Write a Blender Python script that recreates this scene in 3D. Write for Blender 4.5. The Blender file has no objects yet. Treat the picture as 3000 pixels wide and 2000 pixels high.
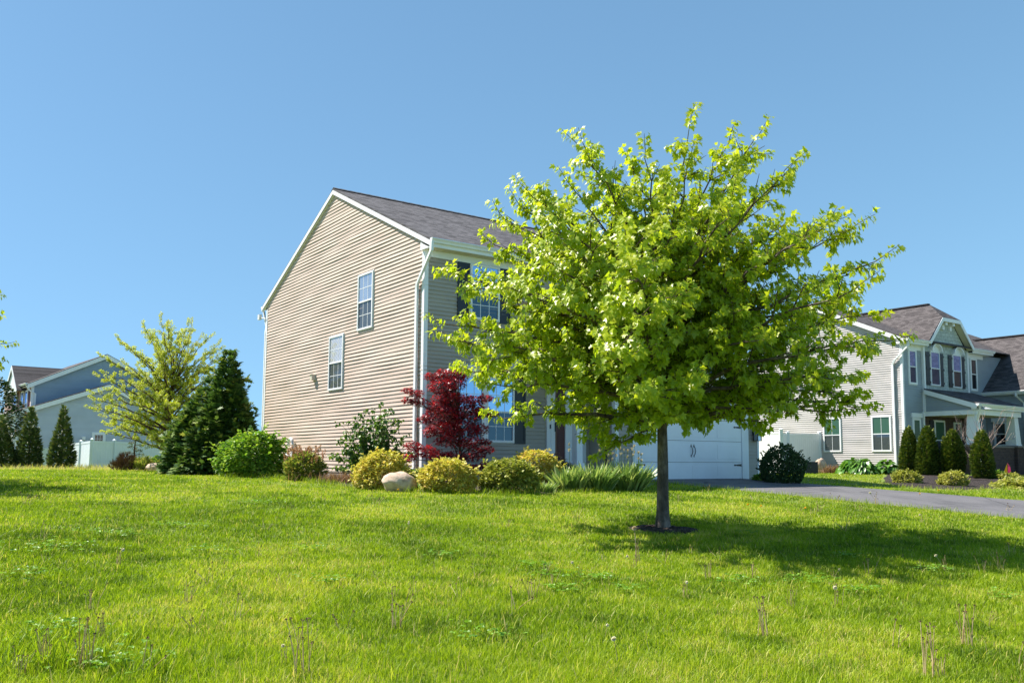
import bpy, math, random
import numpy as np
from mathutils import Matrix, Vector, Euler

scene = bpy.context.scene
rng = np.random.default_rng(7)
random.seed(7)
rad = math.radians

# ------------------------------------------------------------------ camera (eye is the world origin height)
F = 2540.0            # focal length in photo pixels (photo 3000 x 2000)
PY = 1110.0
PITCH = math.atan(242 / 2540)
ROLL = rad(0.35)
cam_data = bpy.data.cameras.new('camera')
cam = bpy.data.objects.new('camera', cam_data)
scene.collection.objects.link(cam)
cam_data.sensor_width = 36
cam_data.sensor_fit = 'HORIZONTAL'
cam_data.lens = 36 * F / 3000
cam_data.shift_y = (PY - 1000) / 3000
cam_data.clip_end = 3000
cam_data.clip_start = 0.05
RM = Matrix.Rotation(math.pi / 2 + PITCH, 3, 'X') @ Matrix.Rotation(ROLL, 3, 'Z')
cam.matrix_world = RM.to_4x4()
scene.camera = cam
RN = np.array(RM)

# ------------------------------------------------------------------ sky and sun
SUN_EL = rad(52)
SUN_H = np.array([-0.93, 0.367])            # towards the sun
world = bpy.data.worlds.new('World')
scene.world = world
world.use_nodes = True
wn = world.node_tree.nodes
wl = world.node_tree.links
sky = wn.new('ShaderNodeTexSky')
sky.sky_type = 'NISHITA'
sky.sun_disc = False
sky.sun_elevation = SUN_EL
sky.sun_rotation = math.atan2(SUN_H[0], SUN_H[1])
sky.altitude = 100
sky.air_density = 1.0
sky.dust_density = 0.3
sky.ozone_density = 1.6
# sample the sky from a little above the true horizon: a clear day without ground haze
tcw = wn.new('ShaderNodeTexCoord')
mpw = wn.new('ShaderNodeMapping'); mpw.vector_type = 'POINT'
mpw.inputs['Location'].default_value = (.45, 0, .22)
mpw.inputs['Scale'].default_value = (1, 1, .9)
nmw = wn.new('ShaderNodeVectorMath'); nmw.operation = 'NORMALIZE'
wl.new(tcw.outputs['Generated'], mpw.inputs[0]); wl.new(mpw.outputs[0], nmw.inputs[0]); wl.new(nmw.outputs[0], sky.inputs[0])
hs = wn.new('ShaderNodeHueSaturation')
hs.inputs['Saturation'].default_value = 1.0
wl.new(sky.outputs[0], hs.inputs['Color'])
tnt = wn.new('ShaderNodeMix'); tnt.data_type = 'RGBA'; tnt.blend_type = 'MULTIPLY'; tnt.inputs[0].default_value = 1
tnt.inputs[7].default_value = (.865, 1.07, 1.01, 1)
wl.new(hs.outputs[0], tnt.inputs[6])
wl.new(tnt.outputs[2], wn['Background'].inputs[0])
wn['Background'].inputs[1].default_value = 0.098

sun_data = bpy.data.lights.new('sun', 'SUN')
sun_data.energy = 5.0
sun_data.angle = rad(0.5)
sun_data.color = (1.0, 0.93, 0.85)
sun = bpy.data.objects.new('sun', sun_data)
scene.collection.objects.link(sun)
sd = Vector((SUN_H[0] * math.cos(SUN_EL), SUN_H[1] * math.cos(SUN_EL), math.sin(SUN_EL)))
sun.rotation_euler = sd.to_track_quat('Z', 'Y').to_euler()

scene.view_settings.view_transform = 'Standard'
scene.view_settings.look = 'None'
scene.view_settings.exposure = 1.08
scene.view_settings.gamma = 1.0
scene.cycles.max_bounces = 8
scene.cycles.diffuse_bounces = 4
scene.cycles.transmission_bounces = 4
scene.cycles.transparent_max_bounces = 8

# ------------------------------------------------------------------ geometry of the place
HA = math.atan2(.5818, .8133)               # heading of the house fronts
U = np.array([math.cos(HA), math.sin(HA)])
V = np.array([-math.sin(HA), math.cos(HA)])
C0 = np.array([-2.19, 21.3])                # near corner of the beige house


def sstep(a, b, x):
    t = np.clip((x - a) / (b - a), 0, 1)
    return t * t * (3 - 2 * t)


def ground(x, y):
    x = np.asarray(x, float); y = np.asarray(y, float)
    s = -((x - C0[0]) * V[0] + (y - C0[1]) * V[1])
    k = 1.2
    g = -0.42 - 0.05 * np.where(s > 20, s, k * np.log1p(np.exp(np.clip(s / k, -30, 30))))
    g = g - 0.5 * sstep(39, 46, y) * sstep(-8, -14, x)
    und = 0.03 * np.sin(x * .55 + 1.3) * np.sin(y * .43) + 0.015 * np.sin(x * 1.3 + y * .9)
    near = sstep(0.5, 3, s)
    return g + und * near * (1 - sstep(4.5, 6, (x - C0[0]) * U[0] + (y - C0[1]) * U[1]) * sstep(12.5, 11.5, (x - C0[0]) * U[0] + (y - C0[1]) * U[1]))


def ray(px, py):
    q = np.array([(px - 1500) / F, -(py - PY) / F, -1.0])
    w = RN @ q
    return w / w[1]


def at(px, py, Y):
    return ray(px, py) * Y


def gp(px, py):
    """Point where the line of sight meets the ground."""
    w = ray(px, py)
    lo = 2.5
    Y = lo
    while Y < 80:
        if w[2] * Y < ground(w[0] * Y, Y):
            break
        Y += 0.05
    p = w * Y
    return np.array([p[0], p[1], float(ground(p[0], p[1]))])


def gpY(px, Y):
    """Ground point under a column of the view at a given distance."""
    w = ray(px, 1352)
    return np.array([w[0] * Y, Y, float(ground(w[0] * Y, Y))])


def inv(X, Y, Z):
    q = RN.T @ np.array([X, Y, Z])
    return 1500 + F * q[0] / -q[2], PY - F * q[1] / -q[2]


# ------------------------------------------------------------------ materials
def newmat(name):
    m = bpy.data.materials.new(name)
    m.use_nodes = True
    return m, m.node_tree.nodes, m.node_tree.links, m.node_tree.nodes['Principled BSDF']


def tex_coord(n, l, scale=(1, 1, 1), kind='Object'):
    tc = n.new('ShaderNodeTexCoord')
    mp = n.new('ShaderNodeMapping')
    mp.inputs['Scale'].default_value = scale
    l.new(tc.outputs[kind], mp.inputs[0])
    return mp.outputs[0]


def ramp(n, l, fac, stops):
    r = n.new('ShaderNodeValToRGB')
    e = r.color_ramp.elements
    while len(e) < len(stops):
        e.new(0.5)
    for i, (p, c) in enumerate(stops):
        e[i].position = p
        e[i].color = (*c, 1)
    l.new(fac, r.inputs[0])
    return r.outputs[0]


def noise(n, l, vec, scale, detail=4, rough=.6):
    t = n.new('ShaderNodeTexNoise')
    t.inputs['Scale'].default_value = scale
    t.inputs['Detail'].default_value = detail
    t.inputs['Roughness'].default_value = rough
    l.new(vec, t.inputs['Vector'])
    return t.outputs[0]


def mixc(n, l, a, b, fac, mode='MIX'):
    x = n.new('ShaderNodeMix')
    x.data_type = 'RGBA'
    x.blend_type = mode
    for s, v in ((6, a), (7, b)):
        if isinstance(v, tuple):
            x.inputs[s].default_value = (*v, 1)
        else:
            l.new(v, x.inputs[s])
    if isinstance(fac, float):
        x.inputs[0].default_value = fac
    else:
        l.new(fac, x.inputs[0])
    return x.outputs[2]


def bump(n, l, h, bs, strength=.3, dist=.01):
    b = n.new('ShaderNodeBump')
    b.inputs['Strength'].default_value = strength
    b.inputs['Distance'].default_value = dist
    l.new(h, b.inputs['Height'])
    l.new(b.outputs[0], bs.inputs['Normal'])


def painted(name, col, rough=.5, var=.08, scale=3.0, spec=.4, streak=False):
    m, n, l, b = newmat(name)
    v = tex_coord(n, l, (1, 1, .25) if streak else (1, 1, 1))
    f = noise(n, l, v, scale, 5)
    c = ramp(n, l, f, [(.25, tuple(x * (1 - var) for x in col)), (.75, tuple(min(1, x * (1 + var * .6)) for x in col))])
    l.new(c, b.inputs['Base Color'])
    b.inputs['Roughness'].default_value = rough
    b.inputs['Specular IOR Level'].default_value = spec
    f2 = noise(n, l, tex_coord(n, l, (1, 1, 1)), 60, 3)
    bump(n, l, f2, b, .12, .004)
    return m


def siding_mat(name, col, course):
    """Vinyl siding: faint course-to-course change, panel joints, wood grain."""
    m, n, l, b = newmat(name)
    tc = n.new('ShaderNodeTexCoord')
    sep = n.new('ShaderNodeSeparateXYZ')
    l.new(tc.outputs['Object'], sep.inputs[0])
    mul = n.new('ShaderNodeMath'); mul.operation = 'MULTIPLY'; mul.inputs[1].default_value = 1 / (2 * course)
    l.new(sep.outputs[2], mul.inputs[0])
    fl = n.new('ShaderNodeMath'); fl.operation = 'FLOOR'
    l.new(mul.outputs[0], fl.inputs[0])
    add = n.new('ShaderNodeMath'); add.operation = 'ADD'
    l.new(sep.outputs[0], add.inputs[0]); l.new(sep.outputs[1], add.inputs[1])
    # each panel about 3.6 m long, shifted row by row
    sh = n.new('ShaderNodeMath'); sh.operation = 'MULTIPLY'; sh.inputs[1].default_value = 0.37
    l.new(fl.outputs[0], sh.inputs[0])
    dv = n.new('ShaderNodeMath'); dv.operation = 'MULTIPLY_ADD'; dv.inputs[1].default_value = 1 / 3.6
    l.new(add.outputs[0], dv.inputs[0]); l.new(sh.outputs[0], dv.inputs[2])
    fl2 = n.new('ShaderNodeMath'); fl2.operation = 'FLOOR'
    l.new(dv.outputs[0], fl2.inputs[0])
    cmb = n.new('ShaderNodeCombineXYZ')
    l.new(fl2.outputs[0], cmb.inputs[0]); l.new(fl.outputs[0], cmb.inputs[1])
    wn_ = n.new('ShaderNodeTexWhiteNoise'); wn_.noise_dimensions = '3D'
    l.new(cmb.outputs[0], wn_.inputs[0])
    c = ramp(n, l, wn_.outputs[0], [(0, tuple(x * .955 for x in col)), (1, tuple(min(1, x * 1.02) for x in col))])
    dirt = noise(n, l, tex_coord(n, l, (.5, .5, .8)), 1.2, 6, .65)
    dm = ramp(n, l, dirt, [(.3, (.90, .885, .86)), (.6, (1, 1, 1))])
    c = mixc(n, l, c, dm, 1.0, 'MULTIPLY')
    l.new(c, b.inputs['Base Color'])
    b.inputs['Roughness'].default_value = .55
    b.inputs['Specular IOR Level'].default_value = .3
    g = noise(n, l, tex_coord(n, l, (3, 3, 60)), 6, 3)
    bump(n, l, g, b, .18, .004)
    return m


def shingle_mat(name, dark, light, axis='x'):
    m, n, l, b = newmat(name)
    tc = n.new('ShaderNodeTexCoord')
    sep = n.new('ShaderNodeSeparateXYZ')
    l.new(tc.outputs['Object'], sep.inputs[0])
    cmb = n.new('ShaderNodeCombineXYZ')
    l.new(sep.outputs[0 if axis == 'x' else 1], cmb.inputs[0])
    l.new(sep.outputs[2], cmb.inputs[1])
    br = n.new('ShaderNodeTexBrick')
    br.inputs['Scale'].default_value = 1.0
    br.inputs['Brick Width'].default_value = .21
    br.inputs['Row Height'].default_value = .064
    br.inputs['Mortar Size'].default_value = .004
    br.inputs['Mortar Smooth'].default_value = .2
    br.inputs['Color1'].default_value = (0.3, 0.3, 0.3, 1)
    br.inputs['Color2'].default_value = (1, 1, 1, 1)
    br.inputs['Mortar'].default_value = (.0, .0, .0, 1)
    br.inputs['Bias'].default_value = 0
    l.new(cmb.outputs[0], br.inputs['Vector'])
    f = noise(n, l, tex_coord(n, l, (2.2, 2.2, 5)), 1.3, 5, .7)
    f2 = noise(n, l, tex_coord(n, l), 80, 3, .7)
    mm = n.new('ShaderNodeMath'); mm.operation = 'MULTIPLY_ADD'; mm.inputs[1].default_value = .55
    l.new(br.outputs[0], mm.inputs[0])
    m2 = n.new('ShaderNodeMath'); m2.operation = 'MULTIPLY'; m2.inputs[1].default_value = .45
    l.new(f, m2.inputs[0]); l.new(m2.outputs[0], mm.inputs[2])
    c = ramp(n, l, mm.outputs[0], [(.12, tuple(x * .55 for x in dark)), (.32, dark), (.72, light)])
    c = mixc(n, l, c, ramp(n, l, f2, [(.3, (.75, .75, .75)), (.7, (1.15, 1.15, 1.15))]), 1.0, 'MULTIPLY')
    l.new(c, b.inputs['Base Color'])
    b.inputs['Roughness'].default_value = .9
    b.inputs['Specular IOR Level'].default_value = .2
    bump(n, l, br.outputs[0], b, .6, .012)
    return m


def glass_mat(name, base, gloss, tint=(.8, .88, 1.0), curtain=None):
    """Window glass over a dim room: dark diffuse seen through, sky mirrored on top."""
    m, n, l, b = newmat(name)
    v = tex_coord(n, l, (1, 1, 1))
    if curtain:
        w = n.new('ShaderNodeTexWave')
        w.wave_type = 'BANDS'; w.bands_direction = 'Z' if curtain == 'blind' else 'DIAGONAL'
        w.inputs['Scale'].default_value = 9 if curtain == 'blind' else 5
        w.inputs['Distortion'].default_value = .3 if curtain == 'blind' else 2.5
        l.new(v, w.inputs[0])
        c = ramp(n, l, w.outputs[0], [(.1, tuple(x * .6 for x in base)), (.8, base)])
    else:
        f = noise(n, l, v, 1.5, 3)
        c = ramp(n, l, f, [(.3, tuple(x * .6 for x in base)), (.7, base)])
    l.new(c, b.inputs['Base Color'])
    b.inputs['Roughness'].default_value = .4
    b.inputs['Specular IOR Level'].default_value = .1
    g = n.new('ShaderNodeBsdfGlossy')
    g.inputs['Roughness'].default_value = .03
    g.inputs['Color'].default_value = (*tint, 1)
    wv = noise(n, l, v, 1.2, 1)
    bb = n.new('ShaderNodeBump'); bb.inputs['Strength'].default_value = .05; bb.inputs['Distance'].default_value = .05
    l.new(wv, bb.inputs['Height']); l.new(bb.outputs[0], g.inputs['Normal'])
    mx = n.new('ShaderNodeMixShader')
    mx.inputs[0].default_value = gloss
    l.new(b.outputs[0], mx.inputs[1]); l.new(g.outputs[0], mx.inputs[2])
    l.new(mx.outputs[0], n['Material Output'].inputs[0])
    return m


def leaf_mat(name, stops, trans=.35, rough=.45, spec=.35, back=1.1):
    m, n, l, b = newmat(name)
    a = n.new('ShaderNodeAttribute'); a.attribute_name = 'tint'
    c = ramp(n, l, a.outputs['Fac'], stops)
    l.new(c, b.inputs['Base Color'])
    b.inputs['Roughness'].default_value = rough
    b.inputs['Specular IOR Level'].default_value = spec
    t = n.new('ShaderNodeBsdfTranslucent')
    tc = mixc(n, l, c, (back, back * 1.02, back * .55), 1.0, 'MULTIPLY')
    l.new(tc, t.inputs[0])
    mx = n.new('ShaderNodeMixShader'); mx.inputs[0].default_value = trans
    l.new(b.outputs[0], mx.inputs[1]); l.new(t.outputs[0], mx.inputs[2])
    l.new(mx.outputs[0], n['Material Output'].inputs[0])
    return m


def bark_mat(name, dark, light, scale=14):
    m, n, l, b = newmat(name)
    v = tex_coord(n, l, (1, 1, .28))
    f = noise(n, l, v, scale, 8, .75)
    f2 = noise(n, l, tex_coord(n, l, (1, 1, .6)), 3.5, 5, .7)
    c = ramp(n, l, f, [(.35, dark), (.62, light)])
    c = mixc(n, l, c, ramp(n, l, f2, [(.45, (.65, .62, .6)), (.66, (1.7, 1.7, 1.65))]), 1.0, 'MULTIPLY')
    l.new(c, b.inputs['Base Color'])
    b.inputs['Roughness'].default_value = .95
    bump(n, l, f, b, .8, .02)
    return m


def brick_mat(name, c1, c2, mortar, w=.2, h=.07, axis='x'):
    m, n, l, b = newmat(name)
    tc = n.new('ShaderNodeTexCoord')
    sep = n.new('ShaderNodeSeparateXYZ')
    l.new(tc.outputs['Object'], sep.inputs[0])
    ad = n.new('ShaderNodeMath'); ad.operation = 'ADD'
    l.new(sep.outputs[0], ad.inputs[0]); l.new(sep.outputs[1], ad.inputs[1])
    cmb = n.new('ShaderNodeCombineXYZ')
    l.new(ad.outputs[0], cmb.inputs[0]); l.new(sep.outputs[2], cmb.inputs[1])
    br = n.new('ShaderNodeTexBrick')
    br.inputs['Scale'].default_value = 1
    br.inputs['Brick Width'].default_value = w
    br.inputs['Row Height'].default_value = h
    br.inputs['Mortar Size'].default_value = .006
    for k, c in (('Color1', c1), ('Color2', c2), ('Mortar', mortar)):
        br.inputs[k].default_value = (*c, 1)
    l.new(cmb.outputs[0], br.inputs['Vector'])
    f = noise(n, l, tex_coord(n, l), 9, 5)
    c = mixc(n, l, br.outputs[0], ramp(n, l, f, [(.3, (.7, .7, .7)), (.7, (1.2, 1.2, 1.2))]), 1.0, 'MULTIPLY')
    l.new(c, b.inputs['Base Color'])
    b.inputs['Roughness'].default_value = .9
    bump(n, l, br.outputs[1], b, -.5, .01)
    return m


M = {}
M['white'] = painted('white_vinyl', (.80, .81, .82), .45, .05, 2)
M['white_door'] = painted('white_door_panel', (.82, .83, .85), .4, .05, 2)
M['soffit'] = painted('cream_soffit', (.64, .60, .48), .6, .06, 2)
M['beige'] = siding_mat('beige_siding', (.57, .455, .385), .1016)
M['beige_shaded'] = siding_mat('beige_siding_shaded', (.40, .36, .31), .1016)  # same siding as the gable, with the front's shade put into the colour
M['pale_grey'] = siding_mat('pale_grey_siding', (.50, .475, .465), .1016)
M['light_blue_grey'] = siding_mat('light_blue_grey_siding', (.48, .53, .60), .1016)
M['blue_grey'] = siding_mat('blue_grey_siding', (.30, .38, .48), .1016)
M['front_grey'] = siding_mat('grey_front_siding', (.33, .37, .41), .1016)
M['shake'] = brick_mat('shake_panels', (.42, .46, .44), (.50, .54, .51), (.20, .22, .21), .32, .165)
M['shingle'] = shingle_mat('grey_shingles', (.045, .043, .047), (.145, .138, .145))
M['shingle_brown'] = shingle_mat('brown_grey_shingles', (.045, .040, .041), (.125, .112, .112))
M['shingle_brown_y'] = shingle_mat('brown_grey_shingles_side', (.045, .040, .041), (.125, .112, .112), 'y')
M['ridge'] = painted('ridge_cap', (.045, .04, .042), .9, .3, 20)
M['shutter_black'] = painted('black_shutter', (.012, .016, .022), .35, .2, 8)
M['shutter_slate'] = painted('slate_shutter', (.035, .05, .06), .45, .2, 8)
M['shutter_red'] = painted('dark_red_shutter', (.10, .02, .03), .5, .2, 8)
M['metal_black'] = painted('black_metal', (.012, .012, .013), .35, .2, 30)
M['maroon'] = painted('maroon_door', (.09, .018, .016), .4, .15, 4)
M['wood_trim'] = painted('brown_wood_trim', (.16, .07, .045), .5, .2, 10)
M['foundation'] = painted('concrete_foundation', (.33, .29, .25), .9, .2, 6)
M['brick'] = brick_mat('dark_brick', (.055, .032, .028), (.10, .058, .048), (.09, .08, .075))
M['pink_brick'] = brick_mat('pink_brick', (.38, .20, .17), (.48, .28, .24), (.5, .45, .42))
M['stone_cap'] = painted('stone_cap', (.22, .19, .17), .9, .2, 8)
M['gl_side_up'] = glass_mat('glass_side_upper', (.30, .33, .38), .38)  # blue grey of the reflected sky partly put into the base colour
M['gl_side_white'] = glass_mat('glass_side_curtain', (.55, .54, .56), .22, curtain='drape')
M['gl_screen'] = glass_mat('glass_screened', (.075, .085, .09), .10)
M['gl_blue'] = glass_mat('glass_sky_blue', (.02, .09, .22), .6, (.42, .68, 1.0))  # blue of the sky reflection put into base and gloss colours
M['gl_teal'] = glass_mat('glass_dim_blue', (.022, .06, .085), .09, (.5, .7, .9))
M['gl_dark'] = glass_mat('glass_dark', (.012, .014, .018), .12)
M['gl_navy'] = glass_mat('glass_navy', (.015, .022, .055), .16, (.5, .65, 1))
M['gl_violet'] = glass_mat('glass_violet_blue', (.06, .12, .45), .6, (.45, .62, 1.0))  # reflected sky painted in as a blue base and mirror tint
M['gl_green'] = glass_mat('glass_green_blind', (.05, .13, .06), .05, curtain='blind')
M['gl_grey'] = glass_mat('glass_grey_blind', (.06, .07, .065), .12, curtain='blind')
M['lantern_glass'] = glass_mat('lantern_glass', (.30, .32, .33), .35)
M['pvc'] = painted('white_pipe', (.72, .71, .70), .35, .04, 6)
M['fence_left_shaded'] = painted('white_fence_shaded', (.66, .73, .77), .45, .05, 2)  # white vinyl, with the bluish shade on it mixed into the colour
M['fixture'] = painted('cream_fixture', (.62, .56, .45), .5, .1, 8)
M['soil'] = painted('dark_soil', (.05, .035, .025), 1, .4, 20)

# bark chips
m, n, l, b = newmat('bark_mulch')
vo = n.new('ShaderNodeTexVoronoi'); vo.inputs['Scale'].default_value = 38
l.new(tex_coord(n, l, (1, 1.7, 1)), vo.inputs['Vector'])
f = noise(n, l, tex_coord(n, l), 22, 6, .7)
c = ramp(n, l, vo.outputs[1], [(.1, (.014, .009, .007)), (.7, (.05, .032, .026)), (.97, (.16, .12, .11))])
l.new(mixc(n, l, c, ramp(n, l, f, [(.3, (.4, .4, .4)), (.7, (1.4, 1.4, 1.4))]), 1.0, 'MULTIPLY'), b.inputs['Base Color'])
b.inputs['Roughness'].default_value = 1
bump(n, l, vo.outputs[0], b, 1, .04)
M['mulch'] = m

# asphalt
m, n, l, b = newmat('asphalt')
f = noise(n, l, tex_coord(n, l), 90, 4, .8)
f2 = noise(n, l, tex_coord(n, l), .7, 5, .6)
c = ramp(n, l, f, [(.3, (.075, .073, .078)), (.7, (.155, .15, .155))])
c = mixc(n, l, c, ramp(n, l, f2, [(.3, (.85, .85, .85)), (.7, (1.12, 1.12, 1.12))]), 1.0, 'MULTIPLY')
vc = n.new('ShaderNodeTexVoronoi'); vc.feature = 'DISTANCE_TO_EDGE'; vc.inputs['Scale'].default_value = .45
dv_ = n.new('ShaderNodeMix'); dv_.data_type = 'VECTOR'; dv_.inputs[0].default_value = .12
tc_ = n.new('ShaderNodeTexCoord'); nz_ = n.new('ShaderNodeTexNoise'); nz_.inputs['Scale'].default_value = 2.5; nz_.inputs['Detail'].default_value = 6
l.new(tc_.outputs['Object'], dv_.inputs[4]); l.new(tc_.outputs['Object'], nz_.inputs['Vector']); l.new(nz_.outputs[1], dv_.inputs[5]); l.new(dv_.outputs[1], vc.inputs['Vector'])
c = mixc(n, l, c, ramp(n, l, vc.outputs[0], [(.004, (.45, .44, .43)), (.012, (1, 1, 1))]), 1.0, 'MULTIPLY')
f3 = noise(n, l, tex_coord(n, l, (1.4, .5, 1)), .9, 6, .7)
c = mixc(n, l, c, ramp(n, l, f3, [(.36, (.72, .72, .73)), (.5, (1, 1, 1)), (.68, (1.16, 1.15, 1.13))]), 1.0, 'MULTIPLY')
l.new(c, b.inputs['Base Color'])
b.inputs['Roughness'].default_value = .85
bump(n, l, f, b, .5, .006)
M['asphalt'] = m

# lawn soil and thatch
m, n, l, b = newmat('lawn_ground')
f = noise(n, l, tex_coord(n, l), 30, 6, .75)
f2 = noise(n, l, tex_coord(n, l), .45, 4, .6)
c = ramp(n, l, f, [(.3, (.08, .12, .014)), (.7, (.20, .26, .035))])
c = mixc(n, l, c, ramp(n, l, f2, [(.35, (.9, 1.0, .8)), (.65, (1.25, 1.1, 1.0))]), 1.0, 'MULTIPLY')
l.new(c, b.inputs['Base Color'])
b.inputs['Roughness'].default_value = 1
bump(n, l, f, b, .8, .03)
M['lawn'] = m

# boulder
m, n, l, b = newmat('tan_stone')
f = noise(n, l, tex_coord(n, l), 7, 8, .7)
c = ramp(n, l, f, [(.28, (.26, .17, .12)), (.5, (.52, .39, .29)), (.75, (.68, .56, .45))])
l.new(c, b.inputs['Base Color'])
b.inputs['Roughness'].default_value = .9
bump(n, l, f, b, .7, .03)
M['stone'] = m

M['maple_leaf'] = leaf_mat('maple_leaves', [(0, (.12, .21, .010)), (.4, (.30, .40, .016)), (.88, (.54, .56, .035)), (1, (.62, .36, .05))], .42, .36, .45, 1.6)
M['maple_bark'] = bark_mat('maple_bark', (.06, .045, .036), (.19, .155, .135))
M['twig'] = bark_mat('twig_bark', (.06, .04, .03), (.13, .09, .065), 30)
M['pale_twig'] = bark_mat('pale_twig', (.28, .21, .18), (.45, .36, .32), 30)
M['grey_stem'] = bark_mat('grey_stem', (.10, .085, .06), (.22, .18, .13), 30)
M['lime_leaf'] = leaf_mat('lime_leaves', [(0, (.30, .38, .03)), (.6, (.52, .56, .06)), (1, (.62, .56, .10))], .4, .5, .3, 1.3)
M['cedar'] = leaf_mat('cedar_sprays', [(0, (.035, .085, .025)), (.45, (.085, .165, .04)), (.8, (.20, .28, .05)), (1, (.36, .38, .10))], .25, .6, .3)
M['cedar_far'] = leaf_mat('cedar_sprays_far', [(0, (.04, .07, .03)), (.5, (.10, .155, .05)), (1, (.30, .28, .10))], .2, .6, .3)
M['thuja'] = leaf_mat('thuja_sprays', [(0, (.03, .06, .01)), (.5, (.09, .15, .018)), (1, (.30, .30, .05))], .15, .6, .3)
M['bright_shrub'] = leaf_mat('bright_shrub_leaves', [(0, (.05, .14, .015)), (.5, (.15, .30, .03)), (1, (.42, .52, .07))], .35, .45, .4, 1.3)
M['viburnum'] = leaf_mat('viburnum_leaves', [(0, (.04, .10, .018)), (.6, (.09, .19, .03)), (1, (.22, .32, .06))], .3, .4, .45)
M['red_leaf'] = leaf_mat('japanese_maple_leaves', [(0, (.05, .007, .012)), (.40, (.19, .010, .018)), (.75, (.44, .014, .028)), (1, (.72, .045, .065))], .35, .32, .6, 1.5)
M['golden'] = leaf_mat('golden_spirea_leaves', [(0, (.26, .29, .04)), (.45, (.56, .52, .10)), (.85, (.72, .60, .18)), (1, (.62, .36, .10))], .3, .5, .3, 1.2)
M['golden_shade'] = leaf_mat('golden_green_leaves', [(0, (.15, .20, .03)), (.6, (.38, .40, .08)), (1, (.60, .54, .16))], .3, .5, .3, 1.2)
M['hosta_lime'] = leaf_mat('lime_hosta_leaves', [(0, (.16, .30, .04)), (1, (.40, .50, .10))], .3, .35, .5, 1.2)
M['hosta_green'] = leaf_mat('green_hosta_leaves', [(0, (.05, .15, .02)), (1, (.16, .33, .05))], .3, .3, .5, 1.2)
M['iris_leaf'] = leaf_mat('iris_leaves', [(0, (.10, .18, .05)), (.6, (.25, .37, .11)), (1, (.50, .56, .22))], .3, .4, .45, 1.2)
M['iris_bud'] = leaf_mat('iris_buds', [(0, (.55, .45, .33)), (1, (.72, .62, .50))], .2, .6, .2)
M['boxwood'] = leaf_mat('dark_boxwood_leaves', [(0, (.018, .045, .016)), (.7, (.045, .10, .03)), (1, (.12, .14, .06))], .12, .5, .35)
M['dusky'] = leaf_mat('dusky_plant_leaves', [(0, (.015, .035, .022)), (.7, (.04, .075, .035)), (1, (.13, .10, .08))], .15, .45, .4)
M['weed_leaf'] = leaf_mat('astilbe_leaves', [(0, (.14, .22, .03)), (.6, (.30, .36, .07)), (1, (.50, .38, .14))], .3, .5, .3)
M['plume'] = leaf_mat('rusty_plumes', [(0, (.40, .20, .12)), (1, (.62, .38, .25))], .2, .8, .1)
M['purple_bush'] = leaf_mat('purple_brown_twigs', [(0, (.06, .03, .025)), (1, (.16, .10, .06))], .1, .8, .1)
M['dry'] = leaf_mat('dry_grass', [(0, (.30, .21, .11)), (1, (.58, .45, .27))], .25, .8, .1)
M['dry_brown'] = leaf_mat('dry_brown_stems', [(0, (.22, .12, .07)), (1, (.42, .27, .17))], .2, .8, .1)
M['stalk'] = leaf_mat('dandelion_stalks', [(0, (.36, .24, .12)), (.6, (.55, .42, .22)), (1, (.68, .58, .34))], .2, .6, .2)
M['puff'] = leaf_mat('seed_puff', [(0, (.75, .70, .64)), (1, (.9, .86, .8))], .3, .9, .1)
M['button'] = leaf_mat('dark_seed_button', [(0, (.10, .055, .05)), (1, (.25, .16, .12))], .1, .9, .1)
M['grass'] = leaf_mat('grass_blades', [(0, (.095, .165, .010)), (.35, (.22, .335, .012)), (.65, (.37, .465, .022)), (.88, (.50, .53, .07)), (1, (.60, .48, .22))], .40, .5, .25, 1.25)
M['clover'] = leaf_mat('clover_leaves', [(0, (.10, .24, .02)), (1, (.24, .42, .04))], .35, .45, .35, 1.2)
M['pink'] = leaf_mat('pink_petals', [(0, (.75, .06, .22)), (1, (.85, .18, .4))], .3, .5, .2)
M['yellow_flower'] = leaf_mat('yellow_petals', [(0, (.85, .45, .02)), (1, (.9, .65, .05))], .2, .5, .2)
M['blossom'] = leaf_mat('red_tip_leaves', [(0, (.03, .06, .02)), (.7, (.07, .11, .03)), (1, (.36, .10, .07))], .2, .6, .3)


# ------------------------------------------------------------------ scene helpers
def tag(o, label=None, cat=None, group=None, kind=None):
    if label: o['label'] = label
    if cat: o['category'] = cat
    if group: o['group'] = group
    if kind: o['kind'] = kind
    return o


def empty(name, loc, rz=0, label=None, cat=None, group=None):
    o = bpy.data.objects.new(name, None)
    scene.collection.objects.link(o)
    o.location = loc
    o.rotation_euler = (0, 0, rz)
    o.empty_display_size = .2
    return tag(o, label, cat, group)


def link(me, name, parent=None, loc=None):
    o = bpy.data.objects.new(name, me)
    scene.collection.objects.link(o)
    if parent is not None:
        o.parent = parent
    if loc is not None:
        o.location = loc
    return o


def npmesh(name, Vs, Fs, mat, tint=None, parent=None, loc=None, smooth=False):
    Vs = np.asarray(Vs, np.float32)
    Fs = np.asarray(Fs, np.int32)
    k = Fs.shape[1]
    me = bpy.data.meshes.new(name)
    me.vertices.add(len(Vs)); me.vertices.foreach_set('co', Vs.ravel())
    me.loops.add(Fs.size); me.loops.foreach_set('vertex_index', Fs.ravel())
    me.polygons.add(len(Fs))
    me.polygons.foreach_set('loop_start', np.arange(0, Fs.size, k, dtype=np.int32))
    me.polygons.foreach_set('loop_total', np.full(len(Fs), k, np.int32))
    if smooth:
        me.polygons.foreach_set('use_smooth', np.ones(len(Fs), bool))
    if tint is not None:
        a = me.attributes.new('tint', 'FLOAT', 'FACE')
        a.data.foreach_set('value', np.asarray(tint, np.float32))
    me.update(calc_edges=True)
    me.materials.append(mat)
    return link(me, name, parent, loc)


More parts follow.
